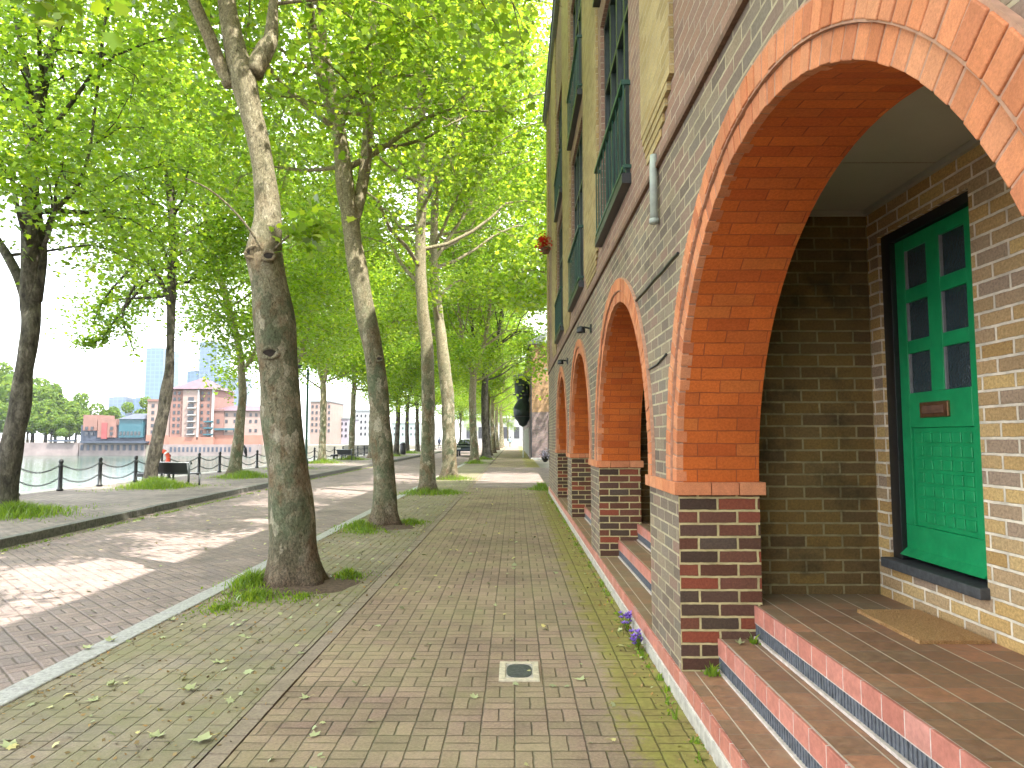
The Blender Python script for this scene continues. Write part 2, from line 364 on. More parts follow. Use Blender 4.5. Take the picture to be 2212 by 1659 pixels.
# ------------------------------------------------------------------ mesh building
class MB:
    def __init__(s): s.v = []; s.f = []; s.uv = {}; s.mi = []
    def face(s, pts, uv=None, mi=0):
        b = len(s.v); s.v += [tuple(p) for p in pts]; s.f.append(list(range(b, b+len(pts))))
        if uv: s.uv[len(s.f)-1] = uv
        s.mi.append(mi)
    def poly(s, verts, faces, mi=0):
        b = len(s.v); s.v += [tuple(p) for p in verts]
        for f in faces: s.f.append([b+i for i in f]); s.mi.append(mi)
    def box(s, x0, x1, y0, y1, z0, z1, mi=0, skip=()):
        v = [(x, y, z) for x in (x0, x1) for y in (y0, y1) for z in (z0, z1)]
        fs = {'-x': (0, 1, 3, 2), '+x': (4, 6, 7, 5), '-y': (0, 4, 5, 1), '+y': (2, 3, 7, 6), '-z': (0, 2, 6, 4), '+z': (1, 5, 7, 3)}
        s.poly(v, [f for k, f in fs.items() if k not in skip], mi)
    def obox(s, c, ax, ay, az, mi=0):
        "box about centre c with half-axis vectors"
        c, ax, ay, az = map(Vector, (c, ax, ay, az))
        v = [c+i*ax+j*ay+k*az for i in (-1, 1) for j in (-1, 1) for k in (-1, 1)]
        s.poly(v, [(0, 1, 3, 2), (4, 6, 7, 5), (0, 4, 5, 1), (2, 3, 7, 6), (0, 2, 6, 4), (1, 5, 7, 3)], mi)
    def bar(s, p, q, w, mi=0):
        p, q = Vector(p), Vector(q); d = (q-p)
        up = Vector((0, 0, 1)) if abs(d.normalized().z) < .9 else Vector((1, 0, 0))
        a = d.cross(up).normalized()*w/2; b = d.cross(a).normalized()*w/2
        s.obox((p+q)/2, d/2, a, b, mi)
    def tube(s, pts, rad, n=10, cap=True, mi=0, wob=None):
        pts = [Vector(p) for p in pts]; k = len(pts)
        if not hasattr(rad, '__len__'): rad = [rad]*k
        b = len(s.v); T = None; prev = None
        for i, p in enumerate(pts):
            t = (pts[min(i+1, k-1)]-pts[max(i-1, 0)]).normalized()
            if prev is None:
                a = t.cross(Vector((0, 1, 0)) if abs(t.y) < .9 else Vector((1, 0, 0))).normalized()
            else:
                a = (prev-t*prev.dot(t)).normalized()
            prev = a; c = t.cross(a)
            for j in range(n):
                th = 2*math.pi*j/n
                r = rad[i]*(wob(i, th) if wob else 1)
                s.v.append(tuple(p+(a*math.cos(th)+c*math.sin(th))*r))
        for i in range(k-1):
            for j in range(n):
                s.f.append([b+i*n+j, b+i*n+(j+1) % n, b+(i+1)*n+(j+1) % n, b+(i+1)*n+j]); s.mi.append(mi)
        if cap:
            s.f.append([b+j for j in range(n)][::-1]); s.mi.append(mi)
            s.f.append([b+(k-1)*n+j for j in range(n)]); s.mi.append(mi)
    def lathe(s, prof, c=(0, 0, 0), n=16, mi=0):
        s.tube([(c[0], c[1], c[2]+z) for r, z in prof], [max(r, 1e-4) for r, z in prof], n, True, mi)
    def build(s, name, mat, parent=None, smooth=False, bevel=0.0, weld=False):
        me = bpy.data.meshes.new(name); me.from_pydata(s.v, [], s.f)
        for m in (mat if isinstance(mat, (list, tuple)) else [mat]): me.materials.append(m)
        me.polygons.foreach_set('material_index', s.mi)
        if smooth: me.polygons.foreach_set('use_smooth', [True]*len(s.f))
        me.update()
        ul = me.uv_layers.new(name='UVMap'); data = np.zeros(len(me.loops)*2, np.float32)
        for p in me.polygons:
            cu = s.uv.get(p.index); nx, ny, nz = (abs(a) for a in p.normal)
            for i, li in enumerate(p.loop_indices):
                if cu: u, v = cu[i]
                else:
                    x, y, z = s.v[me.loops[li].vertex_index]
                    if nx >= ny and nx >= nz: u, v = y, z
                    elif ny >= nz: u, v = x, z
                    else: u, v = x, y
                data[2*li] = u; data[2*li+1] = v
        ul.data.foreach_set('uv', data)
        o = bpy.data.objects.new(name, me); COL.objects.link(o)
        if bevel:
            b = o.modifiers.new('bevel', 'BEVEL'); b.width = bevel; b.segments = 2; b.limit_method = 'ANGLE'
        if parent: put(o, parent)
        return o

def put(o, parent):
    o.parent = parent; o.matrix_parent_inverse = Matrix.Translation(-Vector(parent.location))

def tag(o, label, cat, group=None):
    o['label'] = label; o['category'] = cat
    if group: o['group'] = group
    return o
def thing(name, label, cat, loc=(0, 0, 0), group=None):
    o = bpy.data.objects.new(name, None); COL.objects.link(o); o.location = loc; o.empty_display_size = .2
    return tag(o, label, cat, group)
def struct(o, kind='structure'): o['kind'] = kind; return o
def clone(o, parent=None, loc=None):
    c = o.copy(); COL.objects.link(c)
    if parent: c.parent = parent
    if loc is not None: c.location = loc
    for ch in o.children: clone(ch, c)
    return c
def sheet(name, pts, z, mat, sub=None):
    b = MB(); b.face([(p[0], p[1], z) for p in pts]); return struct(b.build(name, mat))

# ------------------------------------------------------------------ ground, street, water
XW = .947
far_kerb = [(-7.05, -12), (-7.1, 4), (-7.3, 10), (-7.62, 15), (-7.9, 22), (-8.0, 40), (-8.05, 60), (-8.1, 150)]
b = MB(); b.face([(-2600, -2600, -6.4), (2600, -2600, -6.4), (2600, 2600, -6.4), (-2600, 2600, -6.4)]); struct(b.build('ground', M['earth']))
b = MB(); b.box(-13.0, 900, -30, 900, -6.0, -.09); struct(b.build('land', M['earth']))
b = MB(); b.box(-900, -13.4, 182, 900, -6.0, -.3); struct(b.build('far_bank', M['earth']))
sheet('water', [(-900, -200), (-12.9, -200), (-12.9, 181.9), (-900, 181.9)], -3.0, M['water'])
b = MB()
for (x0, y0), (x1, y1) in zip(far_kerb, far_kerb[1:]):
    b.face([(x0-.02, y0, -.07), (-2.99, y0, -.07), (-2.99, y1, -.07), (x1-.02, y1, -.07)])
struct(b.build('road', M['road']))
sheet('pavement', [(-1.35, -12), (1.3, -12), (1.3, 160), (-1.35, 160)], 0.0, M['walk'])
sheet('tree_verge', [(-2.87, -12), (-1.47, -12), (-1.47, 160), (-2.87, 160)], .001, M['verge'])
b = MB(); rg = random.Random(2)                     # edge course of single bricks along the verge
y = 1.0
while y < 40: b.box(-1.458, -1.358, y, y+.198, -.05, .004+rg.uniform(-.003, .004)); y += .205
struct(b.build('edging', island_mat('edging_brick', [(.25, .20, .15), (.30, .24, .18), (.27, .215, .17)], .85, 55, .004)))
sheet('edging_bed', [(-1.485, -12), (-1.34, -12), (-1.34, 160), (-1.485, 160)], -.012, M['soil'])
b = MB(); y = -10.0
while y < 120:
    L = rg.uniform(.85, .95); j = rg.uniform(-.006, .006)
    b.box(-3.05+j, -2.865+j, y, y+L-.008, -.09, .012+rg.uniform(-.004, .004)); y += L
struct(b.build('kerb', M['kerb'], bevel=.012))
b = MB()
for (x0, y0), (x1, y1) in zip(far_kerb, far_kerb[1:]):
    d = Vector((x1-x0, y1-y0, 0)); L = d.length; d.normalize(); k = max(1, int(L/.92)); nrm = Vector((-d.y, d.x, 0))
    for i in range(k):
        a = Vector((x0, y0, 0))+d*(L*(i+.5)/k); a.z = -.02+rg.uniform(-.004, .004)
        b.obox(a+nrm*.075, d*(L/k/2-.004), nrm*.075, (0, 0, .085))
struct(b.build('quay_kerb', M['kerb_dark'], bevel=.012))
b = MB()
for (x0, y0), (x1, y1) in zip(far_kerb, far_kerb[1:]):
    b.face([(-12.55, y0, .06), (x0-.15, y0, .06), (x1-.15, y1, .06), (-12.55, y1, .06)])
struct(b.build('quay_path', M['quay']))
b = MB(); b.box(-13.0, -12.552, -30, 150, -6, .075); struct(b.build('quay_edge', M['concrete'], bevel=.02))
# side street crossing beyond the brick building
b = MB(); b.face([(-1.3, 21.4, .006), (14, 21.4, .006), (14, 36, .006), (-1.3, 36, .006)]); struct(b.build('side_street', M['road']))
b = MB(); b.box(1.15, 14, 50.55, 50.75, -.05, .1); struct(b.build('side_kerb', M['kerb']))

# ------------------------------------------------------------------ near brick building
YC, RA, ZS, PER = 2.611, 1.494, 1.245, 3.849      # arch centre, radius, springing, spacing
Z1, Z2, Z3 = .182, .362, .546
X2, X3, XI, XD = 1.155, 1.367, 1.416, 2.25         # tread edges, inner face of front wall, door wall
YE, ZT = 19.55, 10.5
house = thing('brick_building', 'near brick building with a row of orange brick porch arches', 'building', (XW, 8, 0))
arch_y = [YC+PER*k for k in range(-2, 4)]
RO = 1.706
b = MB()
def strip(y0, y1, z0, z1, x=XW):
    if y1-y0 > 1e-4 and z1-z0 > 1e-4: b.face([(x, y1, z0), (x, y0, z0), (x, y0, z1), (x, y1, z1)])
edges = [-9.0]+sum([[yc-RA, yc+RA] for yc in arch_y], [])+[YE]
ZL = 3.3
for k in range(0, len(edges), 2):                   # piers: full width to springing, then pinched by the rings
    y0, y1 = edges[k], edges[k+1]
    lo = y0 if k == 0 else y0; strip(lo, y1, .06, ZS)
ps = [-9.0]
for k, yc in enumerate(arch_y):
    N = 48
    ys = [yc-RO*math.cos(math.pi*i/N) for i in range(N+1)]
    zz = [ZS+RO*math.sin(math.pi*i/N) for i in range(N+1)]
    lo_edge = -9.0 if k == 0 else (arch_y[k-1]+RO)
    strip(lo_edge, yc-RO, ZS, ZL)
    for i in range(N):
        y0, y1, a0, a1 = ys[i], ys[i+1], zz[i], zz[i+1]
        b.face([(XW, y1, a1), (XW, y0, a0), (XW, y0, ZL), (XW, y1, ZL)])
strip(arch_y[-1]+RO, YE, ZS, ZL)
b.face([(XW, YE, 0), (3.5, YE, 0), (3.5, YE, ZT), (XW, YE, ZT)])
b.build('lower_wall', M['brick_grey'], house)
for yc in arch_y:                                   # pier returns, dark brick below the impost, and the orange barrel
    for sd in (-1, 1):
        b = MB(); y = yc+sd*RA
        p = [(XW, y, .06), (XI, y, .06), (XI, y, ZS), (XW, y, ZS)]; p = p if sd > 0 else p[::-1]
        b.face(p, [(q[0]-XW, q[2]+.043) for q in p]); b.build('pier_return', M['brick_dark'], house)
    N = 40; b = MB()
    for i in range(N):
        t0, t1 = math.pi*i/N, math.pi*(i+1)/N
        f = lambda x, t: (x, yc+RA*math.cos(t), ZS+RA*math.sin(t))
        b.face([f(XW+.03, t0), f(XI, t0), f(XI, t1), f(XW+.03, t1)],
               [(.03, RA*t0), (XI-XW, RA*t0), (XI-XW, RA*t1), (.03, RA*t1)])
    b.build('arch_soffit', M['brick_orange'], house)
def voussoirs(bb, yc, r0, r1, x0, x1, n, rgn, z0=ZS):
    for i in range(n):
        g = .0042/r0
        t0, t1 = math.pi*i/n+g, math.pi*(i+1)/n-g
        j = rgn.uniform(-.0025, .003); e = rgn.uniform(-.002, .002)
        v = []
        for x in (x0+j, x1):
            for t in (t0, t1):
                for r in (r0+e, r1-.005): v.append((x, yc+r*math.cos(t), z0+r*math.sin(t)))
        bb.poly(v, [(0, 1, 3, 2), (4, 6, 7, 5), (0, 4, 5, 1), (2, 3, 7, 6), (0, 2, 6, 4), (1, 5, 7, 3)])
rg = random.Random(4)
for k, yc in enumerate(arch_y):
    nearb = k in (2, 3)
    b = MB(); voussoirs(b, yc, RA, 1.592, .938, 1.0, 62 if nearb else 40, rg)
    ring = b.build('inner_arch_ring', M['voussoir'], house, bevel=.004 if k == 2 else 0)
    b = MB(); voussoirs(b, yc, 1.594, RO-.004, .920, 1.0, 68 if nearb else 44, rg)
    b.build('outer_arch_ring', M['voussoir'], house, bevel=.004 if k == 2 else 0)
    b = MB(); N = 48                                 # mortar behind the ring bricks
    for i in range(N):
        t0, t1 = math.pi*i/N, math.pi*(i+1)/N
        for (r0, r1, x) in ((RA+.004, 1.591, .942), (1.588, RO, .925)):
            b.face([(x, yc+r*math.cos(t), ZS+r*math.sin(t)) for r, t in ((r0, t0), (r0, t1), (r1, t1), (r1, t0))])
        b.face([(x, yc+1.588*math.cos(t), ZS+1.588*math.sin(t)) for x, t in ((.925, t0), (.925, t1), (.942, t1), (.942, t0))])
        b.face([(x, yc+RO*math.cos(t), ZS+RO*math.sin(t)) for x, t in ((.925, t0), (.925, t1), (.95, t1), (.95, t0))])
        b.face([(x, yc+(RA+.004)*math.cos(t), ZS+(RA+.004)*math.sin(t)) for x, t in ((.942, t0), (.942, t1), (.98, t1), (.98, t0))])
    b.build('arch_mortar', M['ring_mortar'], house)
for k in range(len(arch_y)+1):
    y0 = arch_y[k-1]+RA if k else arch_y[0]-RA-.86
    y1 = arch_y[k]-RA if k < len(arch_y) else y0+.5
    b = MB(); x = .92
    while x < XI+.02:
        w = rg.choice((.105, .16, .215)); x1 = min(x+w, XI+.035)
        if XI+.035-x1 < .06: x1 = XI+.035
        b.box(x, x1-.006, y0-.03+rg.uniform(-.003, .003), y0+.10, ZS-.072, ZS+rg.uniform(-.003, .002))
        b.box(x, x1-.006, y1-.10, y1+.03, ZS-.072, ZS); x = x1
    y = y0+.104
    while y < y1-.104:
        w = min(.215, y1-.104-y); b.box(.922, 1.0, y, y+w-.006, ZS-.072, ZS); y += w
    b.build('impost_course', M['voussoir'], house, bevel=.004)
# porch interiors
for yc in arch_y:
    b = MB(); c = MB(); d = MB()
    y0, y1 = yc-RA-.305, yc+RA+.305
    b.face([(XI, y1, Z3-.02), (XD, y1, Z3-.02), (XD, y1, 2.95), (XI, y1, 2.95)])
    b.face([(XD, y0, Z3-.02), (XI, y0, Z3-.02), (XI, y0, 2.95), (XD, y0, 2.95)])
    for s in (-1, 1):                               # inner face of the front wall beside and over the arch
        ya, yb = sorted((yc+s*RA, yc+s*(RA+.305)))
        b.face([(XI, ya, Z3-.02), (XI, yb, Z3-.02), (XI, yb, 2.95), (XI, ya, 2.95)])
    N = 40
    for i in range(N):
        t0, t1 = math.pi*i/N, math.pi*(i+1)/N
        b.face([(XI, yc+RA*math.cos(t0), ZS+RA*math.sin(t0)), (XI, yc+RA*math.cos(t1), ZS+RA*math.sin(t1)), (XI, yc+RA*math.cos(t1), 2.95), (XI, yc+RA*math.cos(t0), 2.95)])
    # ceiling board in two sheets with a joint, and a cornice bead
    d.face([(XI, y0, 2.95), (XD+.2, y0, 2.95), (XD+.2, yc+1.0, 2.95), (XI, yc+1.0, 2.95)])
    d.face([(XI, yc+1.006, 2.95), (XD+.2, yc+1.006, 2.95), (XD+.2, y1, 2.95), (XI, y1, 2.95)])
    d.box(XD-.03, XD-.002, y0, y1, 2.915, 2.948); d.box(XI, XD-.03, y1-.03, y1-.002, 2.915, 2.948)
    # door wall with its opening
    DY0, DY1, DB, DT = yc+.80, yc+1.675, .79, 2.74
    for (ya, yb, za, zb) in ((y0, DY0, Z3-.02, 2.95), (DY1, y1, Z3-.02, 2.95), (DY0, DY1, Z3-.02, DB-.03), (DY0, DY1, DT, 2.95)):
        c.face([(XD, yb, za), (XD, ya, za), (XD, ya, zb), (XD, yb, zb)])
    for y in (DY0, DY1): c.face([(XD, y, DB-.03), (XD+.12, y, DB-.03), (XD+.12, y, DT), (XD, y, DT)])
    c.face([(XD, DY0, DT), (XD+.12, DY0, DT), (XD+.12, DY1, DT), (XD, DY1, DT)])
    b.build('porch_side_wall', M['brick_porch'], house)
    c.build('porch_door_wall', M['brick_stock'], house)
    d.build('porch_ceiling', M['plaster'], house)
# steps of each porch: three treads with red nosing tiles over a slate strip
for k, yc in enumerate(arch_y):
    y0, y1 = yc-RA+.003, yc+RA-.003
    fine = k in (2, 3)
    t = MB(); t.box(.949, X2+.02, y0, y1, .05, Z1-.003, skip=('-z',)); t.build('lower_step', M['tread'], house)
    t = MB(); t.box(X2+.0175, X3+.02, y0, y1, .1, Z2-.003, skip=('-z',)); st2 = t.build('upper_step', M['tread'], house)
    t = MB(); t.box(X3+.0175, XI, y0, y1, .1, Z3-.003, skip=('-z', '+x')); t.face([(XI, yc-RA-.304, Z3-.003), (XD-.001, yc-RA-.304, Z3-.003), (XD-.001, yc+RA+.304, Z3-.003), (XI, yc+RA+.304, Z3-.003)])
    st3 = t.build('porch_floor', M['tread'], house)
    for (x, z, st) in ((X2, Z2, st2), (X3, Z3, st3)):
        nz = MB(); gr = MB(); sl = MB()
        y = y1
        gr.box(x+.0015, x+.019, y0, y1, z-.098, z-.0012)
        sl.box(x+.010, x+.02, y0, y1, z-.170, z-.099)
        if fine:
            q = y0+.03
            while q < y1: sl.box(x+.006, x+.011, q, q+.012, z-.168, z-.101); q += .028
        gr.box(x-.006, x+.012, y0, y1, z-.185, z-.171)
        while y > y0+.02:
            w = min(.155, y-y0); nz.box(x, x+.015, y-w+.005, y, z-.094, z+rg.uniform(-.001, .0015)); y -= w
        nz.build('nosing_tiles', M['nosing'], st, bevel=.003 if k == 2 else 0)
        gr.build('riser_grout', M['grout'], st); sl.build('riser_strip', M['slate'], st)
# plinth kerb of red tiles on concrete along the whole front
nz = MB(); y = -8.0
while y < YE-.2:
    nz.box(.930, .9455, y, y+.149, Z1-.088, Z1+rg.uniform(-.0015, .0015)); y += .155
nz.build('plinth_tiles', M['nosing'], house, bevel=.003)
b = MB(); b.box(.9315, .9468, -8, YE, Z1-.10, Z1-.0015); b.build('plinth_grout', M['grout'], house)
b = MB(); b.box(.925, .966, -8, YE, -.1, Z1-.098); b.build('plinth', M['concrete'], house, bevel=.006)
# upper wall, set slightly proud, dark string strip beneath painting its shadow gap
win = []
for k, yc in enumerate(arch_y):
    for (za, zb) in ((3.62, 5.95), (6.30, 8.55)): win.append((yc-.95, yc+(.22 if k == 2 else .85), za, zb, k))
b = MB(); XU = .93
zcuts = [ZL, 3.62, 5.95, 6.30, 8.55, ZT]
ycuts = sorted([-9.0, YE]+[v for w in win[::2] for v in (w[0], w[1])])
for i in range(len(ycuts)-1):
    for j in range(len(zcuts)-1):
        y0, y1, z0, z1 = ycuts[i], ycuts[i+1], zcuts[j], zcuts[j+1]
        if i % 2 == 1 and j in (1, 3): continue
        b.face([(XU, y1, z0), (XU, y0, z0), (XU, y0, z1), (XU, y1, z1)])
for (y0, y1, z0, z1, k) in win:
    for y in (y0, y1): b.face([(XU, y, z0), (XU+.16, y, z0), (XU+.16, y, z1), (XU, y, z1)])
    for z in (z0, z1): b.face([(XU, y0, z), (XU, y1, z), (XU+.16, y1, z), (XU+.16, y0, z)])
b.build('upper_wall', M['brick_brown'], house)
b = MB(); b.box(.922, .96, -9, YE, ZL-.035, ZL-.002); b.build('string_shadow_strip', M['rust'], house)
# pale yellow pilasters over the piers, corbelled in towards the foot
for yc, w in ((-7.1, .5), (-3.3, .5), (.55, .45), (4.4, .46), (8.25, .72), (12.15, .8), (16.0, .8), (19.1, .4)):
    b = MB(); b.box(.90, XU-.001, yc-w, yc+w, 3.62, ZT)
    for i in range(4):
        b.box(.904+i*.006, XU-.001, yc-w+.09*(i+1), yc+w-.02*(i+1), 3.62-.055*(i+1), 3.62-.055*i)
    b.build('pilaster', M['brick_pil'], house)
b = MB(); b.box(.84, 3.6, -9, YE+.12, ZT, ZT+.16); b.build('eaves', M['lead'], house)
b = MB()
b.poly([(.80, -9, ZT+.16), (.80, YE+.2, ZT+.16), (4.6, YE+.2, ZT+2.6), (4.6, -9, ZT+2.6), (4.6, -9, ZT), (4.6, YE+.2, ZT)], [(0, 1, 2, 3), (0, 3, 4), (1, 5, 2)])
b.build('roof', plain('slate_roof', (.10, .10, .11), .7, nscale=4, var=.3), house)
b = MB(); b.box(3.5, 9, -9, YE, 0, ZT); b.build('rear_wall', M['brick_brown'], house)
# windows: green frames, panes, and juliet balconies of green bars on black ledges
fr0 = gl0 = None
for (y0, y1, z0, z1, k) in win:
    x = XU+.07
    f = MB(); n = 4
    for i in range(n+1):
        y = y0+.03+(y1-y0-.06)*i/n; f.box(x-.03, x+.03, y-.03, y+.03, z0+.06, z1-.06)
    f.box(x-.031, x+.031, y0, y1, z0, z0+.06); f.box(x-.031, x+.031, y0, y1, z1-.06, z1); f.box(x-.031, x+.031, y0+.06, y1-.06, z0+1.55, z0+1.6)
    fo = f.build('window', M['frame_dark'], house)
    g = MB(); g.face([(x+.01, y1, z0), (x+.01, y0, z0), (x+.01, y0, z1), (x+.01, y1, z1)]); g.build('pane', M['glass'], fo)
    r = MB(); xr = XU-.055
    r.box(xr-.02, XU+.02, y0-.05, y1+.05, z0-.09, z0-.01)
    ro = r.build('balcony_ledge', M['black'], house)
    r = MB(); zt = z0+.72
    r.box(xr-.02, xr+.02, y0-.06, y1+.06, zt, zt+.04); r.box(xr-.012, xr+.012, y0-.06, y1+.06, z0+.03, z0+.06)
    for y in (y0-.05, y1+.05): r.box(xr, XU, y-.012, y+.012, zt+.002, zt+.038); r.box(xr, XU, y-.012, y+.012, z0+.031, z0+.058)
    m = 10
    for i in range(m): y = y0-.05+(y1-y0+.1)*i/(m-1); r.box(xr-.006, xr+.006, y-.006, y+.006, z0+.0, zt)
    r.build('balcony_rail', M['dgreen'], ro)
# door of the near porch
yc = YC; DY0, DY1, DB, DT = yc+.80, yc+1.675, .79, 2.74
door = MB(); xd = 2.30
fr = MB(); fr.box(xd-.03, xd+.06, DY1-.10, DY1-.001, DB, DT); fr.box(xd-.03, xd+.06, DY0+.001, DY0+.03, DB, DT); fr.box(xd-.03, xd+.06, DY0+.03, DY1-.10, DT-.06, DT-.001)
fr.build('door_frame', M['black'], house, bevel=.004)
a0, a1 = DY0+.034, DY1-.103                            # leaf edges
rows = [(1.76, 1.99), (2.065, 2.29), (2.37, 2.60)]
cols_ = [(a0+.09, a0+.31), (a1-.31, a1-.09)]
lv = MB(); yv = [a0, cols_[0][0], cols_[0][1], cols_[1][0], cols_[1][1], a1]; zv = [DB+.02]+[v for r_ in rows for v in r_]+[DT-.065]
lv.box(xd, xd+.045, a0, a1, zv[0], 1.0); lv.box(xd, xd+.045, a0, yv[1], 1.0, zv[-1]); lv.box(xd, xd+.045, yv[4], a1, 1.0, zv[-1])
lv.box(xd, xd+.045, yv[1], yv[4], 1.56, rows[0][0]); lv.box(xd, xd+.045, yv[2], yv[3], rows[0][0], zv[-1])
for (ya, yb) in cols_:
    lv.box(xd+.001, xd+.045, ya, yb, rows[0][1], rows[1][0]); lv.box(xd+.001, xd+.045, ya, yb, rows[1][1], rows[2][0]); lv.box(xd+.001, xd+.045, ya, yb, rows[2][1], zv[-1])
leaf = lv.build('front_door', M['green_paint'], house, bevel=.003)
pn = MB(); pn.box(xd+.014, xd+.04, yv[1], yv[4], 1.0, 1.56)
nyc, nzc = 6, 7
for i in range(nyc):
    for j in range(nzc):
        ya = yv[1]+.02+(yv[4]-yv[1]-.04)*(i+.12)/nyc; yb = yv[1]+.02+(yv[4]-yv[1]-.04)*(i+.88)/nyc
        za = 1.02+.52*(j+.12)/nzc; zb = 1.02+.52*(j+.88)/nzc
        pn.box(xd+.007, xd+.016, ya, yb, za, zb)
pn.build('door_panel', M['green_paint'], leaf, bevel=.004)
for (ya, yb) in cols_:
    for (za, zb) in rows:
        p = MB(); p.box(xd+.018, xd+.024, ya, yb, za, zb); pane = p.build('pane', M['obscure'], leaf)
        p = MB(); p.box(xd+.004, xd+.017, yb-.013, yb-.0005, za+.001, zb-.001); p.build('lit_reveal_strip', M['lead'], leaf)  # pale strip painting the light caught on the pane's reveal edge
p = MB(); p.box(xd-.014, xd+.001, a0+.27, a0+.53, 1.615, 1.70); lb = p.build('letterbox', M['brass'], leaf, bevel=.004)
p = MB(); p.box(xd-.020, xd-.013, a0+.30, a0+.50, 1.635, 1.68); p.build('letter_flap', M['rust'], lb, bevel=.003)
p = MB(); p.poly([(xd, a0, .865), (xd, a1, .865), (xd-.045, a0, .825), (xd-.045, a1, .825), (xd, a0, .82), (xd, a1, .82)], [(0, 2, 3, 1), (2, 4, 5, 3), (0, 4, 2), (1, 3, 5), (0, 1, 5, 4)])
p.build('weather_bar', M['green_paint'], leaf)
p = MB(); p.box(XD-.05, xd+.06, DY0-.015, DY1+.015, DB-.055, DB); p.build('door_sill', plain('dark_slate_sill', (.055, .06, .065), .6, nscale=25, var=.4, bmp=.002), house, bevel=.006)
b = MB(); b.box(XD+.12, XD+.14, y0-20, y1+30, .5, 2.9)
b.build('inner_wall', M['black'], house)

# ------------------------------------------------------------------ small things by the building
b = MB(); b.box(1.885, 2.22, 3.36, 3.955, Z3-.004, Z3+.014)
rg = random.Random(11)
for i in range(2200):
    x, y = rg.uniform(1.88, 2.225), rg.uniform(3.355, 3.96); h = rg.uniform(.012, .024); a = rg.uniform(0, 6.28)
    dx, dy = math.cos(a)*.004, math.sin(a)*.004; lx, ly = rg.uniform(-.006, .006), rg.uniform(-.006, .006)
    b.face([(x-dx, y-dy, Z3), (x+dx, y+dy, Z3), (x+lx, y+ly, Z3+h)])
tag(b.build('doormat', M['coir']), 'brown coir doormat lying on the tiled porch floor before the green door', 'doormat')

def wall_lamp(Y, z, label):
    o = thing('wall_lamp', label, 'wall light', (XW, Y, z), 'black wall lights between the arches')
    b = MB(); b.box(XW-.02, XW-.001, Y-.04, Y+.04, z-.05, z+.05); b.build('back_plate', M['black'], o)
    b = MB(); b.tube([(XW-.01, Y, z), (XW-.09, Y, z+.02), (XW-.12, Y, z)], .012, 8); b.build('arm', M['black'], o)
    b = MB(); b.lathe([(.015, .03), (.05, .015), (.055, -.05), (.05, -.055), (.0, -.056)], (XW-.13, Y, z), 12); b.build('lamp_hood', M['black'], o, True)
wall_lamp(8.6, 2.85, 'small black wall light between the second and third arches')
wall_lamp(12.45, 2.87, 'small black wall light between the third and fourth arches')
b = MB(); b.tube([(XW-.03, 4.5, 3.36), (XW-.035, 4.5, 3.25), (XW-.035, 4.5, 2.92)], .026, 12); b.tube([(XW-.035, 4.5, 2.93), (XW-.035, 4.5, 2.90)], .032, 12)
tag(b.build('overflow_pipe', M['pipe'], smooth=True), 'short pale grey pipe on the brick wall below a yellow pilaster', 'pipe')
b = MB()
pts = []
for i in range(13):
    Y = 5.42-1.45*i/12
    pts.append((XW-.009, Y, 2.56+.003*math.sin(i*1.3)))
b.tube(pts, .009, 6); tag(b.build('cable', M['black']), 'thin black cable clipped to the brickwork over the pier between the two nearest arches', 'cable')
b = MB(); b.tube([(XW-.008, 4.9, 1.98), (XW-.009, 4.6, 1.985), (XW-.008, 4.33, 2.02)], .007, 6)
tag(b.build('cable', M['black']), 'short dark cable low on the pier between the two nearest arches', 'cable')
# ------------------------------------------------------------------ trees
SUN = Vector((.76*math.cos(R(58)), -.65*math.cos(R(58)), math.sin(R(58)))).normalized()
# open gaps in the canopy: where the sun reaches the ground between the crowns (centre, half sizes)
GAPS = [(-5.1, 8.2, .95, 1.0), (-4.8, 10.6, .8, .75), (-6.0, 11.6, .6, .4), (-4.5, 13.6, .7, .7), (-5.6, 17.0, 1.2, .9), (-6.9, 7.0, .5, .4),
        (-.1, 22.6, 2.0, 1.9), (-.2, 28.2, 2.0, 3.0), (-4.5, 22, 1.6, 1.8), (-4.2, 29, 1.8, 3.0), (2.5, 36, 2, 3)]
def in_gap(P, rs):
    t = P[:, 2]/SUN.z; gx = P[:, 0]-SUN.x*t; gy = P[:, 1]-SUN.y*t
    gx = gx+.22*np.sin(gy*5.1+P[:, 2])+rs.normal(0, .12, len(P)); gy = gy+.22*np.sin(gx*6.3)+rs.normal(0, .12, len(P))
    m = np.zeros(len(P), bool)
    for (cx, cy, a, b_) in GAPS: m |= ((gx-cx)/a)**2+((gy-cy)/b_)**2 < 1
    return m

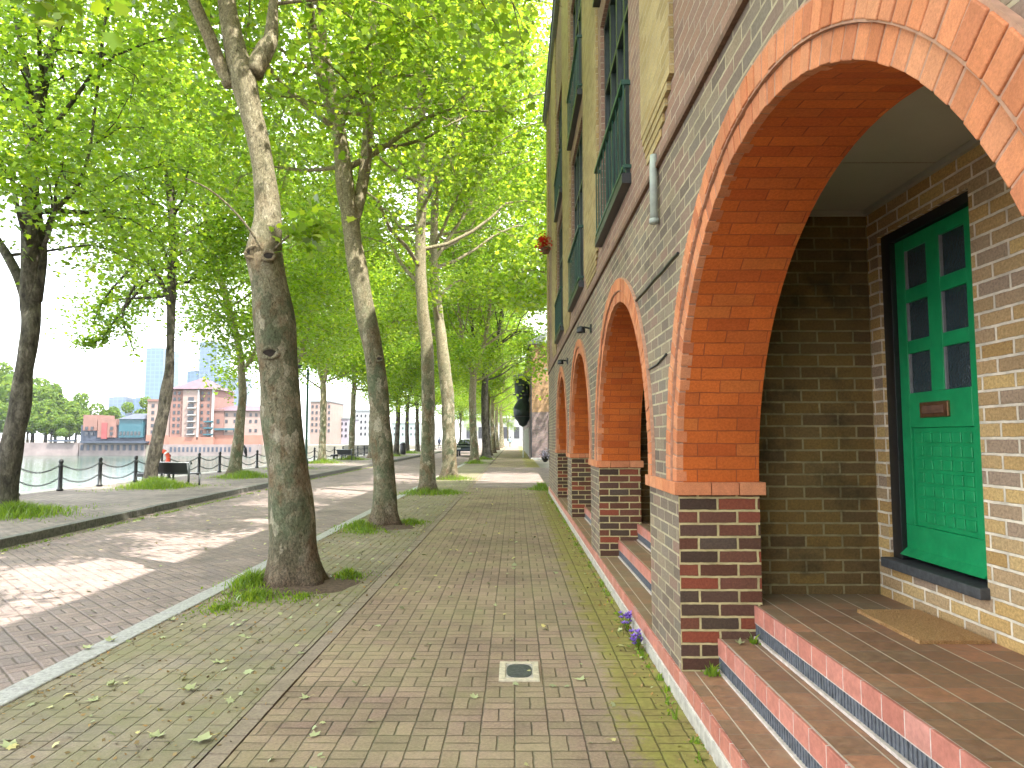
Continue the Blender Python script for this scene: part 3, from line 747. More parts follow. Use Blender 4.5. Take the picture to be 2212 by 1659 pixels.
LOBED = np.array([(0, 0), (.18, .10), (.50, .12), (.36, .38), (.48, .62), (.20, .60), (0, 1.0), (-.20, .60), (-.48, .62), (-.36, .38), (-.50, .12), (-.18, .10)], float)
def leaf_mesh(P, N, size, rs, lobed=True):
    n = len(P)
    if lobed: T = LOBED.copy(); T[:, 1] -= .35
    else: T = np.array([(0, -.5), (.42, -.05), (.0, .55), (-.42, -.05)], float)
    k = len(T)
    N = N/np.linalg.norm(N, axis=1, keepdims=True)
    a = rs.normal(size=(n, 3)); a -= N*np.sum(a*N, 1, keepdims=True); a /= np.linalg.norm(a, axis=1, keepdims=True)
    c = np.cross(N, a)
    tz = -.35*np.abs(T[:, 0])**1.5*rs.uniform(.2, 1.4, (n, 1))-.25*T[:, 1]**2*rs.uniform(-.2, 1, (n, 1))
    V = P[:, None, :]+size[:, None, None]*(T[None, :, 0, None]*a[:, None, :]+T[None, :, 1, None]*c[:, None, :]+tz[:, :, None]*N[:, None, :])
    me = bpy.data.meshes.new('crown')
    me.vertices.add(n*k); me.vertices.foreach_set('co', V.reshape(-1).astype(np.float32))
    me.loops.add(n*k); me.loops.foreach_set('vertex_index', np.arange(n*k, dtype=np.int32))
    me.polygons.add(n); me.polygons.foreach_set('loop_start', np.arange(0, n*k, k, dtype=np.int32))
    me.update(calc_edges=True)
    return me

def smooth_path(pts, n):
    "Catmull-Rom resample of (x, y, z, r) points"
    P = np.array(pts, float); P = np.vstack([2*P[0]-P[1], P, 2*P[-1]-P[-2]]); out = []
    m = len(P)-3
    for i in range(m):
        for t in np.linspace(0, 1, n, endpoint=(i == m-1)):
            p0, p1, p2, p3 = P[i:i+4]
            out.append(.5*(2*p1+(p2-p0)*t+(2*p0-5*p1+4*p2-p3)*t*t+(3*p1-p0-3*p2+p3)*t**3))
    return np.array(out)

def grow(limbs, rs, spawn_z, top, reach, step=.42, droop=.25, twig=5, lowreach=None):
    "side branches off the limbs; returns branch paths and points that carry leaves"
    br = []; tips = []
    ga = rs.uniform(0, 6.28)
    for L in limbs:
        acc = 0
        for i in range(1, len(L)):
            acc += np.linalg.norm(L[i, :3]-L[i-1, :3])
            z = L[i, 2]
            if z < spawn_z or acc < step: continue
            acc = 0; ga += 2.4+rs.normal(0, .35)
            h = (z-spawn_z)/max(1, top-spawn_z)
            ln = reach*(.75+.5*math.sin(math.pi*min(1, h*1.05+.12)))*(1-.55*h)*rs.uniform(.7, 1.15)
            el = R(12+35*h)+rs.normal(0, .15)
            d = np.array([math.cos(ga)*math.cos(el), math.sin(ga)*math.cos(el), math.sin(el)])
            r0 = min(L[i, 3]*.45, .02+.012*ln)
            p = L[i, :3].copy(); path = [np.append(p, r0)]
            m = 6
            for q in range(m):
                d = d+rs.normal(0, .13, 3)+np.array([0, 0, .10 if q < 3 else -droop])
                d /= np.linalg.norm(d); p = p+d*ln/m
                path.append(np.append(p, r0*(1-(q+1)/m*.8)))
                if q >= 1:
                    tips.append((p.copy(), .5))
                    for w in range(1 if q < 3 else 2):
                        e = d+rs.normal(0, .75, 3); e /= np.linalg.norm(e); tl = rs.uniform(.35, .95)
                        t1 = p+e*tl*.5; e = e+np.array([0, 0, -.35]); e /= np.linalg.norm(e); t2 = t1+e*tl*.5
                        br.append(np.array([np.append(p, .009), np.append(t1, .007), np.append(t2, .003)]))
                        tips.append((t1, .42)); tips.append((t2, .5))
            br.append(np.array(path))
        tips.append((L[-1, :3], .5))
    return br, tips

def crown_leaves(tips, rs, n, size, xmax=.55, lim=None, gaps=True, loc=(0, 0)):
    if not gaps: loc = (-60, 5)
    C = np.array([t[0] for t in tips]); Sg = np.array([t[1] for t in tips])
    i = rs.integers(0, len(C), n)
    P = C[i]+rs.normal(size=(n, 3))*Sg[i][:, None]*np.array([1, 1, .75])
    keep = np.ones(n, bool)
    W = P+np.array([loc[0], loc[1], 0])
    keep &= (W[:, 0] < np.minimum(.8, np.maximum(-1.5, .044*W[:, 1]-.14)+rs.normal(0, .03, n))) | (W[:, 1] > 19.9)
    keep &= (W[:, 0] < -.012*W[:, 1]) | (W[:, 2] > 1.6+.145*W[:, 1]) | (W[:, 1] < 20)
    if gaps: keep &= ~in_gap(W, rs)
    dz = np.maximum(0, 10.2-W[:, 2])
    shade = (W[:, 0]+.474*dz > .84) & (W[:, 1]-.406*dz < 19.5) & (W[:, 0] > -2.6) & (W[:, 1] > 9)
    keep &= ~shade | (rs.random(n) < .22)
    if lim is not None: keep &= lim(W, rs)
    P = P[keep]; n = len(P)
    N = rs.normal(size=(n, 3))*np.array([.55, .55, .35])+np.array([.12, -.1, .8])
    return P, N, size*rs.uniform(.6, 1.25, n)

def wood(name, limbs, branches, parent, mat, nside=18, seed=0, flare=True):
    rs = random.Random(seed); b = MB()
    for j, L in enumerate(limbs):
        ph = [rs.uniform(0, 6.28) for _ in range(6)]
        base = L[0, 2]
        def wob(i, th):
            z = L[i, 2]
            k = 1+.045*math.sin(2*th+ph[0]+z*1.7)+.04*math.sin(3*th+ph[1]-z*2.9)+.025*math.sin(5*th+ph[2]+z*5)+.03*math.sin(z*6.1+ph[4])
            if flare and j == 0 and z-base < .5: k += (.5-(z-base))**2*1.9*(1+.5*math.sin(5*th+ph[3]))
            return k
        b.tube([tuple(p[:3]) for p in L], list(L[:, 3]), nside if j == 0 else max(8, nside-6), True, 0, wob)
    for p in branches: b.tube([tuple(q[:3]) for q in p], list(p[:, 3]), 5 if p[0, 3] > .012 else 3, False)
    return b.build(name, mat, parent, smooth=True)

def img_limb(Y, pts, dY=0.0):
    "limb traced as (x, y, width) in the street's own depth Y, drifting by dY along it"
    out = []
    for i, (x, y, w) in enumerate(pts):
        yy = Y+dY*i/max(1, len(pts)-1); p = at(x, y, yy)
        out.append((p[0], p[1], p[2], .94*w/2*yy/F))
    return out
def extend(pts, top, rs, r_end=.03, drift=(0, 0)):
    "carry a limb on up to the crown's top"
    p = list(pts); x, y, z, r = p[-1]; n = max(2, int((top-z)/1.4))
    vx = (p[-1][0]-p[-2][0])/max(.3, p[-1][2]-p[-2][2]); vy = (p[-1][1]-p[-2][1])/max(.3, p[-1][2]-p[-2][2])
    vx = max(-.35, min(.35, vx)); vy = max(-.35, min(.35, vy))
    for i in range(n):
        dz = (top-z)/(n-i); vx = vx*.8+rs.normal(0, .08)+drift[0]; vy = vy*.8+rs.normal(0, .08)+drift[1]
        x += vx*dz; y += vy*dz; z += dz; p.append((x, y, z, r+(r_end-r)*(i+1)/n))
    return p

def make_tree(label, loc, limbs_raw, seed, spawn_z, top, reach, n, size, mat='leaf', bark_m='bark', group=None, lobed=True, extra=None, lim=None, step=.42, twigs=(), holes=(), drift=(0, 0), ext=True):
    rs = np.random.default_rng(seed)
    o = thing('plane_tree', label, 'tree', loc, group)
    limbs = []
    for raw in limbs_raw:
        if ext and raw[-1][2] < top-1: raw = extend(raw, top*rs.uniform(.86, 1.0), rs, drift=drift)
        limbs.append(smooth_path(raw, 5))
    br, tips = grow(limbs, rs, spawn_z, top, reach, step)
    for t in twigs:
        L = smooth_path(t, 5); br.append(L)
        tips += [(q[:3], .13) for q in L[len(L)//2:]]
    if extra: tips += extra
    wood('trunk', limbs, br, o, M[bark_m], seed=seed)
    P, N, s = crown_leaves(tips, rs, n, size, lim=lim)
    me = leaf_mesh(P, N, s, rs, lobed); me.materials.append(M[mat])
    c = bpy.data.objects.new('crown', me); COL.objects.link(c); put(c, o)
    for (c_, r_) in holes:
        b = MB(); n = 14; rr = random.Random(int(r_*1e4)); ph = rr.uniform(0, 6)
        ring = [(c_[0]+r_*(1.1+.12*math.sin(2*t+ph))*math.cos(t), c_[1]-.004+.02*abs(math.cos(t)), c_[2]+r_*(.8+.05*math.sin(5*t+ph))*math.sin(t)) for t in [2*math.pi*k/n for k in range(n+1)]]
        b.tube(ring, [r_*(.34+.08*math.sin(5*k)) for k in range(n+1)], 8, False); b.build('knot', M[bark_m], o, True)
        b = MB(); b.poly([(p[0], p[1]-.012, p[2]) for p in ring[:-1]]+[(c_[0], c_[1]-.01, c_[2])], [(k, (k+1) % n, n) for k in range(n)])
        b.build('knot_hole', M['hollow'], o, True)
    return o

G = 'plane trees along the street'
# nearest tree, traced: trunk, main stem and two limbs
Y = 7.36
t1 = img_limb(Y, [(636, 1268, 104), (632, 1180, 102), (627, 1080, 94), (621, 1000, 92), (610, 900, 92), (602, 800, 90), (596, 740, 94), (592, 690, 92), (582, 620, 80), (571, 555, 82), (574, 520, 72), (580, 470, 58), (574, 400, 52), (558, 310, 50), (541, 240, 52), (524, 165, 66), (505, 90, 50), (490, 0, 42), (480, -120, 36)])
t1 = [(x, y, max(z, -.05), r) for x, y, z, r in t1]
t1b = img_limb(Y, [(500, 185, 34), (472, 130, 30), (448, 70, 30), (418, 0, 28), (395, -90, 26)], -.3)
t1c = img_limb(Y, [(545, 160, 46), (572, 108, 44), (586, 80, 34), (590, 20, 24), (600, -60, 18)], .3)
hole = [(at(582, 762, Y-.215), .07), (at(580, 552, Y-.19), .06), (at(548, 546, Y-.15), .075)]
tw1 = [img_limb(Y-.15, [(570, 545, 7), (535, 490, 6), (490, 440, 5), (445, 405, 4), (400, 385, 3)], -.5), img_limb(Y-.1, [(585, 545, 6), (630, 505, 5), (690, 480, 3)], -.2)]
make_tree('thick leaning plane tree nearest the camera, knotted trunk at the pavement kerb', (-2.25, Y, 0), [t1, t1b, t1c], 1, 6.4, 12.5, 2.9, 26000, .105, twigs=tw1, holes=hole, group=G, lim=lambda W, rs: (W[:, 2] > 4.9) | (rs.random(len(W)) < .8))
Y = 12.24
t2 = img_limb(Y, [(832, 1138, 56), (830, 1060, 50), (828, 1000, 48), (821, 900, 46), (812, 800, 46), (795, 700, 46), (776, 600, 43), (763, 530, 40), (757, 475, 40)])
t2b = img_limb(Y, [(757, 490, 30), (738, 400, 26), (731, 300, 25), (720, 200, 22), (701, 110, 20), (692, 20, 18)], -.3)
t2c = img_limb(Y, [(760, 490, 30), (776, 430, 28), (790, 350, 26), (797, 250, 24), (801, 120, 22), (806, 0, 20)], .4)
make_tree('second plane tree along the kerb, leaning left and forking into two tall stems', (-2.25, Y, 0), [t2, t2b, t2c], 2, 6.2, 15, 3.6, 40000, .11, holes=[(at(820, 775, Y-.19), .05)], group=G, ext=True)
Y = 19.4
t3 = img_limb(Y, [(923, 1068, 38), (924, 1000, 34), (924, 950, 32), (925, 850, 30), (922, 750, 28), (912, 650, 28), (908, 560, 25), (910, 450, 22), (911, 300, 20), (906, 150, 16)])
def fork(base, i, dx, dy, top):
    p = base[i]; return [(p[0], p[1], p[2]-.1, p[3]*.5), (p[0]+dx*.25, p[1]+dy*.25, p[2]+1.0, p[3]*.45), (p[0]+dx*.6, p[1]+dy*.6, p[2]+2.6, p[3]*.38), (p[0]+dx, p[1]+dy, top, p[3]*.25)]
t3b, t3c = fork(t3, 7, 1.5, 1.0, 13.5), fork(t3, 8, -1.5, 1.6, 15)
make_tree('third plane tree along the kerb, slender upright pale trunk', (-2.4, Y, 0), [t3, t3b, t3c], 3, 5.6, 18, 4.6, 56000, .12, step=.36, group=G)
Y = 25.94
t4 = img_limb(Y, [(971, 1038, 36), (970, 1000, 34), (970, 950, 33), (966, 850, 29), (955, 750, 27), (944, 650, 22), (936, 560, 20), (940, 430, 17)])
t4b, t4c = fork(t4, 6, 2.4, 1.2, 14.5), fork(t4, 7, -1.8, 1.8, 16)
make_tree('fourth plane tree along the kerb, bowed brownish trunk leaning left', (-2.4, Y, 0), [t4, t4b, t4c], 4, 5.2, 19, 4.9, 60000, .135, step=.36, group=G)
# tree just outside the left of the frame whose low branch hangs into view
t0 = [(-2.7, .9, -.05, .24), (-2.7, .9, 1.5, .2), (-2.65, 1.0, 4, .18), (-2.6, 1.0, 7, .14)]
tw0 = [[(-2.65, 1.0, 4.6, .03), (-2.9, 2.2, 4.9, .02), (-3.0, 3.4, 4.6, .012), (-2.85, 4.1, 4.25, .006)]]
make_tree('plane tree standing left of the frame, its branch hanging in at the top left corner', (-2.7, .9, 0), [t0], 5, 5.0, 12, 3.2, 16000, .12, twigs=tw0, group=G)
# far side of the road
def zq(p): return [(x, y, max(z, -.02), r) for x, y, z, r in p]
Y = 13.5
l1 = zq(img_limb(Y, [(4, 1115, 56), (12, 1040, 50), (22, 985, 45), (33, 930, 44), (43, 886, 45), (49, 820, 40), (62, 736, 38), (68, 690, 40), (67, 640, 42)]))
l1b = img_limb(Y, [(60, 650, 28), (40, 600, 24), (15, 552, 20), (-15, 500, 16), (-40, 430, 13)], .4)
l1c = img_limb(Y, [(74, 650, 32), (88, 560, 26), (85, 500, 24), (76, 430, 20), (70, 330, 18), (64, 200, 15), (48, 110, 12)], -.3)
l1d = img_limb(Y, [(90, 520, 14), (120, 455, 12), (165, 405, 10), (190, 340, 8), (205, 240, 6)], -.5)
make_tree('dark plane tree at the left edge of the frame, forked trunk on the quay side', (-9.8, Y, 0), [l1, l1b, l1c, l1d], 6, 5.1, 13, 3.2, 34000, .115, bark_m='bark_dark', group=G, ext=True)
Y = 21.3
l2 = zq(img_limb(Y, [(326, 1053, 34), (328, 1010, 28), (336, 970, 30), (346, 920, 26), (354, 886, 25), (361, 836, 25), (366, 790, 19), (369, 720, 18), (370, 636, 20)]))
l2b = img_limb(Y, [(366, 650, 12), (345, 605, 11), (318, 565, 10), (285, 530, 9), (240, 480, 7)], -.8)
l2c = img_limb(Y, [(371, 645, 17), (372, 570, 15), (376, 500, 14), (370, 400, 12), (362, 260, 10)], .3)
hang = [img_limb(Y, [(330, 590, 8), (290, 640, 6), (250, 690, 5), (215, 735, 4), (175, 740, 3)], -1.2), img_limb(Y, [(300, 600, 7), (265, 680, 5), (290, 760, 3)], -1.5), img_limb(Y, [(300, 560, 7), (230, 640, 5), (200, 700, 3)], -.9)]
make_tree('dark thin plane tree behind the bench on the quay, low branch hanging to its left', (-10.9, Y, 0), [l2, l2b, l2c], 7, 5.7, 14, 3.5, 38000, .12, bark_m='bark_dark', twigs=hang, group=G)
Y = 26.4
l3 = zq(img_limb(Y, [(505, 1036, 34), (508, 1000, 28), (514, 960, 26), (520, 900, 20), (524, 850, 17), (521, 790, 17), (515, 745, 16)]))
l3b = img_limb(Y, [(516, 750, 13), (500, 690, 11), (472, 600, 9), (455, 520, 8)], .3)
l3c = img_limb(Y, [(524, 800, 10), (545, 770, 9), (562, 720, 8), (575, 640, 7)], -.5)
make_tree('plane tree on the quay right of the bench, forking above the water', (-10.4, Y, 0), [l3, l3b, l3c], 8, 4.8, 15, 3.7, 38000, .13, group=G)
l0 = [(-10.3, 6.6, -.05, .26), (-10.3, 6.6, 1.5, .2), (-10.2, 6.7, 4, .19), (-10.1, 6.8, 7, .15)]
make_tree('plane tree on the quay outside the left of the frame, only its crown showing', (-10.3, 6.6, 0), [l0], 9, 5.0, 12.5, 3.2, 18000, .12, bark_m='bark_dark', group=G)

# mid and far trees: four built once, then copied and turned
protos = []
for v in range(4):
    rs = np.random.default_rng(40+v)
    lean = rs.normal(0, .05, 2)
    tr = [(0, 0, -.05, .27), (lean[0]*.5, lean[1]*.5, 1, .22), (lean[0]*2, lean[1]*2, 3, .2), (lean[0]*3+.1, lean[1]*3, 5, .18)]
    fk = (tr[-1][0], tr[-1][1], 5)
    l1_ = [(fk[0], fk[1], 4.8, .14), (fk[0]-.5, fk[1]+.2, 6.2, .12), (fk[0]-.8, fk[1]+.3, 8, .09)]
    l2_ = [(fk[0], fk[1], 4.8, .14), (fk[0]+.55, fk[1]-.15, 6.4, .12), (fk[0]+.9, fk[1]-.3, 8.4, .09)]
    limbs = [smooth_path(tr, 5)]+[smooth_path(extend(l, 16.5*rs.uniform(.88, 1), rs), 4) for l in (l1_, l2_)]
    br, tips = grow(limbs, rs, 4.4, 16.5, 4.2, .42)
    b_ = None
    P, N, s = crown_leaves(tips, rs, 42000, .16, gaps=False, xmax=99)
    me = leaf_mesh(P, N, s, rs, False); me.materials.append(M['leaf'])
    protos.append((limbs, br, me))
rs = np.random.default_rng(90); limbs, br, _ = protos[0]
_, tips = grow(limbs, rs, 4.4, 16.5, 4.2, .42)
P, N, sz = crown_leaves(tips, rs, 42000, .16, gaps=False, xmax=99)
k = (P[:, 0] < .6+.12*np.maximum(0, P[:, 2]-6)+rs.normal(0, .15, len(P))) | (P[:, 2] > 8.6)
me = leaf_mesh(P[k], N[k], sz[k], rs, False); me.materials.append(M['leaf']); protos.append((limbs, br, me))
wood_me = {}
def far_tree(label, x, y, v, rot, sc=1.0, bark_m='bark', z=0.0):
    o = thing('plane_tree', label, 'tree', (x, y, z), G)
    o.rotation_euler = (0, 0, rot); o.scale = (sc, sc, sc)
    key = (v, bark_m)
    if key not in wood_me:
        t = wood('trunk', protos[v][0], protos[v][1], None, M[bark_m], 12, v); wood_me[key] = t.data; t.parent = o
    else:
        t = bpy.data.objects.new('trunk', wood_me[key]); COL.objects.link(t); t.parent = o
    c = bpy.data.objects.new('crown', protos[v][2]); COL.objects.link(c); c.parent = o
    return o
for i, (x, y, lab) in enumerate([(-2.45, 42.8, 'fifth plane tree along the kerb, pale twin of the dark trunk behind it'), (-2.05, 50.5, 'sixth plane tree along the kerb, broad dark trunk just right of a pale one'),
        (-2.3, 61, 'seventh plane tree along the kerb, mostly hidden by the dark broad trunk'), (-2.2, 72, 'eighth plane tree along the kerb, before the gap at the street end'), (-2.2, 88, 'ninth plane tree along the kerb, thin and distant'),
        (-2.1, 104, 'tenth plane tree along the kerb, nearly at the street end'), (-2.1, 122, 'last plane tree along the kerb at the far street end')]):
    far_tree(lab, x, y, 4 if i < 5 else i % 4, .12*(i % 3) if i < 5 else i*1.7, 1.25 if i == 1 else 1.1, 'bark_dark' if i == 1 else 'bark')
for i, (x, y, lab) in enumerate([(-10.6, 33.5, 'quay plane tree hidden behind the thick nearest trunk'), (-11.25, 41.1, 'quay plane tree first to the right of the thick nearest trunk'), (-11.0, 47.3, 'quay plane tree with a forked trunk behind a bench and railing'), (-10.5, 51.5, 'thin quay plane tree close left of the second kerb trunk'),
        (-9.6, 57, 'quay plane tree first to the right of the second kerb trunk'), (-10.4, 68, 'quay plane tree second to the right of the second kerb trunk'), (-10.5, 76, 'quay plane tree third to the right of the second kerb trunk'),
        (-10.2, 88, 'distant quay plane tree left of the pale upright trunk'), (-10, 104, 'very distant quay plane tree behind the pale upright trunk'), (-9.6, 124, 'last quay plane tree at the far end')]):
    far_tree(lab, x, y, (i+1) % 4, i*2.3+.5, .95 if i < 6 else 1.05, 'bark' if i < 4 else 'bark_dark', .06)
# tree beyond the side street, against the second building
far_tree('dark green tree rising over the second brick building', 5.2, 56, 2, 1.0, 1.15)

far_tree('tall plane tree behind the far corner of the near brick building', 4.6, 31, 1, 2.2, 1.35)
far_tree('second tall plane tree in the side street behind the near brick building', 5.4, 40, 3, .4, 1.5)

for i, (x, y, lab) in enumerate([(-6.5, 150, 'leafy tree closing the far end of the street at its left'), (-1.5, 156, 'leafy tree closing the far end of the street in its middle'), (4.0, 150, 'leafy tree closing the far end of the street at its right'), (-12.5, 160, 'leafy tree beyond the far end of the quay')]):
    far_tree(lab, x, y, i, i*1.3, .9)
# ------------------------------------------------------------------ second building along the street
o2 = thing('brick_building', 'second brick building with a dark green two tier bay hanging over the pavement', 'building', (1.1, 52, 0))
b = MB(); b.box(1.12, 9, 51.5, 86, 3.4, 8.4); b.build('upper_wall', M['brick_tan'], o2)
b = MB(); b.box(1.115, 9, 51.49, 86, 0, 3.4); b.build('lower_wall', M['brick_purple'], o2)
b = MB(); b.box(1.0, 9.2, 51.3, 86.2, 8.4, 8.6); b.poly([(1, 51.3, 8.6), (9.2, 51.3, 8.6), (9.2, 86.2, 8.6), (1, 86.2, 8.6), (5, 54, 11), (5, 84, 11)], [(0, 1, 4), (1, 2, 5, 4), (2, 3, 5), (3, 0, 4, 5)]); b.build('roof', M['lead'], o2)
b = MB(); b.tube([(1.2, 51.42, 0), (1.2, 51.42, 8.3)], .05, 8); b.build('downpipe', M['black'], o2)
b = MB(); b.tube([(2.55, 51.42, 0), (2.55, 51.42, 2.9)], .04, 8); b.build('pale_downpipe', M['frame_white'], o2)
for Yb in (53.6,):
    b = MB(); b.lathe([(.02, 2.35), (.3, 2.5), (.38, 2.75), (.62, 3.0), (.72, 3.35), (.74, 3.8), (.55, 4.15), (.42, 4.35), (.5, 4.6), (.62, 4.95), (.66, 5.6), (.66, 6.0)], (.62, Yb, 0), 18)
    bay = b.build('bay', plain('blackish_green_paint', (.006, .022, .018), .35, nscale=6, var=.3), o2, True)
    b = MB(); b.lathe([(.70, 6.0), (.78, 6.05), (.78, 6.2), (.70, 6.3), (.02, 6.42)], (.62, Yb, 0), 18); b.build('bay_roof', M['lead'], bay)
    for zz in (4.75, 3.1):
        b = MB(); b.lathe([(.60, zz), (.78, zz+.02), (.78, zz+.09), (.6, zz+.1)], (.62, Yb, 0), 18); b.build('bay_ledge', M['black'], bay)
for i, yy in enumerate((56, 60, 64, 68, 73, 78)):
    b = MB(); b.box(1.06, 1.13, yy-.55, yy+.55, .1, 2.25); d_ = b.build('door', M['dgreen' if i % 2 else 'black'], o2)
    b = MB(); b.box(1.04, 1.12, yy-.65, yy-.55, .1, 2.35); b.box(1.04, 1.12, yy+.55, yy+.65, .1, 2.35); b.build('frame', M['frame_white'], d_)
    b = MB(); b.box(1.08, 1.13, yy-.6, yy+.6, 4.4, 6.4); w_ = b.build('window', M['frame_white'], o2)
    b = MB(); b.box(1.06, 1.08, yy-.5, yy+.5, 4.5, 6.3); b.build('pane', M['glass'], w_)
b = MB(); b.tube([(.66, 55.2, 0), (.66, 55.2, 2.5)], .045, 8); b.lathe([(.09, 2.5), (.09, 2.58), (.02, 2.62)], (.66, 55.2, 0), 10)
tag(b.build('post', M['frame_white']), 'pale slim post on the pavement under the dark green bay', 'post')
b = MB(); b.box(-8, 4, 134, 134.4, 0, .9); tag(b.build('low_wall', M['concrete']), 'low pale wall across the far end of the street', 'wall')
o3 = thing('pale_building', 'pale hazy building closing the far end of the street', 'building', (0, 190, 0))
b = MB(); b.box(-14, 16, 190, 205, -.3, 7); b.build('wall', plain('pale_render', (.26, .26, .27), .85, nscale=.3, var=.15), o3)
for i in range(9):
    b = MB(); b.box(-13+i*3.2, -11.6+i*3.2, 189.9, 190, 1.5, 4.5); b.build('window', M['far_glass'], o3)

# ------------------------------------------------------------------ quay: bollards and chains
words = 'first second third fourth fifth sixth seventh eighth ninth tenth eleventh twelfth thirteenth fourteenth fifteenth sixteenth seventeenth eighteenth nineteenth twentieth'.split()
by = [17.56, 19.24, 21.07, 23.05, 25.25, 27.67, 29.6, 31.9, 34.1, 36.4, 38.8, 41.2, 43.6, 46, 48.4, 50.8, 53.2, 55.6, 58, 60.4]
bx = [-12.40+(-.25 if 33 < y < 37 else 0)*.3 for y in by]
b = MB(); b.lathe([(.085, 0), (.085, .05), (.058, .07), (.052, .62), (.066, .64), (.066, .68), (.050, .70), (.046, .74), (.06, .77), (.064, .80), (.05, .84), (.02, .86)], (0, 0, 0), 14)
def chain_mesh(L, sag, nm):
    b = MB(); n = max(12, int(L/.075))
    for i in range(n):
        u = (i+.5)/n; p0 = Vector((0, L*(i/n), -sag*(1-(2*i/n-1)**2))); p1 = Vector((0, L*((i+1)/n), -sag*(1-(2*(i+1)/n-1)**2)))
        d = (p1-p0); m = (p0+p1)/2; d.normalize(); s = Vector((1, 0, 0)) if i % 2 else d.cross(Vector((1, 0, 0)))
        a = d*.05; w = s*.022
        ring = [m+a*math.cos(t)+w*math.sin(t) for t in [k*math.pi/4 for k in range(9)]]
        b.tube(ring, .008, 4, False)
    me = b.build(nm, M['black']); return me
post = None
for i, (x, y) in enumerate(zip(bx, by)):
    lab = 'black iron bollard on the quay edge, %s from the left' % words[i]
    if post is None: post = b.build('bollard', M['black'], None, True); o = post
    else: o = post.copy(); COL.objects.link(o)
    o.location = (x, y, .07); tag(o, lab, 'bollard', 'bollards along the quay edge')
    if i+1 < len(by):
        L = math.hypot(by[i+1]-y, bx[i+1]-x)-.1
        for k, (zz, nm) in enumerate(((.70, 'upper'), (.36, 'lower'))):
            c = chain_mesh(L, .17, 'chain'); c.location = (x, y+.05, zz+.07)
            c.rotation_euler = (0, 0, math.atan2(-(bx[i+1]-x), by[i+1]-y))
            tag(c, '%s black chain between the %s and %s bollards from the left' % (nm, words[i], words[i+1]), 'chain', 'chains between the quay bollards')

# bench with its back to the road
def bench(p0, p1, label):
    p0, p1 = Vector(p0), Vector(p1); d = (p1-p0); L = d.length; d.normalize(); n = Vector((d.y, -d.x, 0))
    if n.y < 0: n = -n
    z = Vector((0, 0, 1))
    o = thing('bench', label, 'bench', p0)
    b = MB(); c = p0+d*L*.42+n*.03+z*.53; b.obox(c, d*L*.34, n*.012+z*.0, z*.17+n*-.04); b.build('backrest', M['black'], o, bevel=.008)
    b = MB(); b.obox(p0+d*L*.5+n*.27+z*.36, d*L*.48, n*.22, z*.02); b.build('seat', M['black'], o, bevel=.008)
    for t, h in ((.03, .60), (.55, .36), (.95, .26)):
        b = MB(); q = p0+d*L*t
        if t < .1: b.tube([q, q+z*h, q+z*(h+.08)+n*.03+d*.02, q+z*(h+.11)+n*.10+d*.06, q+z*(h+.06)+n*.2+d*.1], [.035, .035, .045, .045, .03], 8)
        else: b.tube([q+n*.05, q+n*.05+z*h], .032, 8)
        b.tube([q+n*.45, q+n*.45+z*.34], .03, 8)
        b.build('leg', M['cast'] if t < .1 else M['black'], o, True)
    b = MB(); q = p0+d*L*.93; b.obox(q+n*.1+z*.30, d*.16, n*.2, z*.055+d*-.02); b.build('armrest', M['black'], o, bevel=.015)
    b = MB(); b.tube([p0+d*.05+n*-.03+z*.70, p0+d*L*.76+n*-.03+z*.70], .018, 8); b.build('back_rail', M['steel'], o, True)
bench((-9.8, 21.3, .06), (-11.65, 21.9, .06), 'dark bench on the quay behind the thin leaning tree')
bench((-10.6, 46.0, .06), (-12.1, 46.6, .06), 'distant dark bench on the quay beside a forked tree')
o = thing('lifebuoy_stand', 'orange red lifebuoy on a stand at the quay edge behind the bench', 'lifebuoy', (-11.9, 23.7, .06))
b = MB(); b.tube([(-11.9, 23.75, .06), (-11.9, 23.75, 1.15)], .035, 8); b.build('post', M['black'], o)
b = MB(); pts = [(-11.9+.25*math.cos(t), 23.68, .82+.25*math.sin(t)) for t in [k*math.pi/12 for k in range(25)]]; b.tube(pts, .07, 10, False)
b.build('ring', plain('orange_red_plastic', (.55, .06, .02), .45), o, True)
for k in range(4):
    b = MB(); t = math.pi/4+k*math.pi/2; p = [(-11.9+.25*math.cos(t+e), 23.68, .82+.25*math.sin(t+e)) for e in (-.12, 0, .12)]; b.tube(p, .074, 10); b.build('band', M['frame_white'], o, True)

# lamp post and bin
lx, ly = at(662, 950, 30)[0], 30
o = thing('lamp_post', 'dark green street lamp rising just right of the thick nearest trunk', 'street lamp', (lx, ly, .06))
b = MB(); b.lathe([(.1, 0), (.1, .5), (.06, .6), (.05, 4.4)], (lx, ly, .06), 10); b.build('pole', M['dgreen'], o, True)
b = MB(); b.tube([(lx, ly, 4.4), (lx, ly, 4.55), (lx-.3, ly, 4.62), (lx-.45, ly, 4.62)], .03, 8); b.build('arm', M['dgreen'], o, True)
b = MB(); b.lathe([(.05, .09), (.19, .03), (.2, -.05), (.14, -.09)], (lx-.5, ly, 4.58), 12); b.build('lantern', M['black'], o, True)
o = thing('litter_bin', 'dark litter bin on the quay between thin distant trunks', 'litter bin', (-9.85, 62, .06))
b = MB(); b.lathe([(.22, 0), (.25, .05), (.27, .8), (.25, .84)], (-9.85, 62, .06), 12); b.build('body', M['black'], o, True)
b = MB(); b.lathe([(.28, .84), (.28, .9), (.16, 1.05), (.02, 1.08)], (-9.85, 62, .06), 12); b.build('lid', M['black'], o, True)

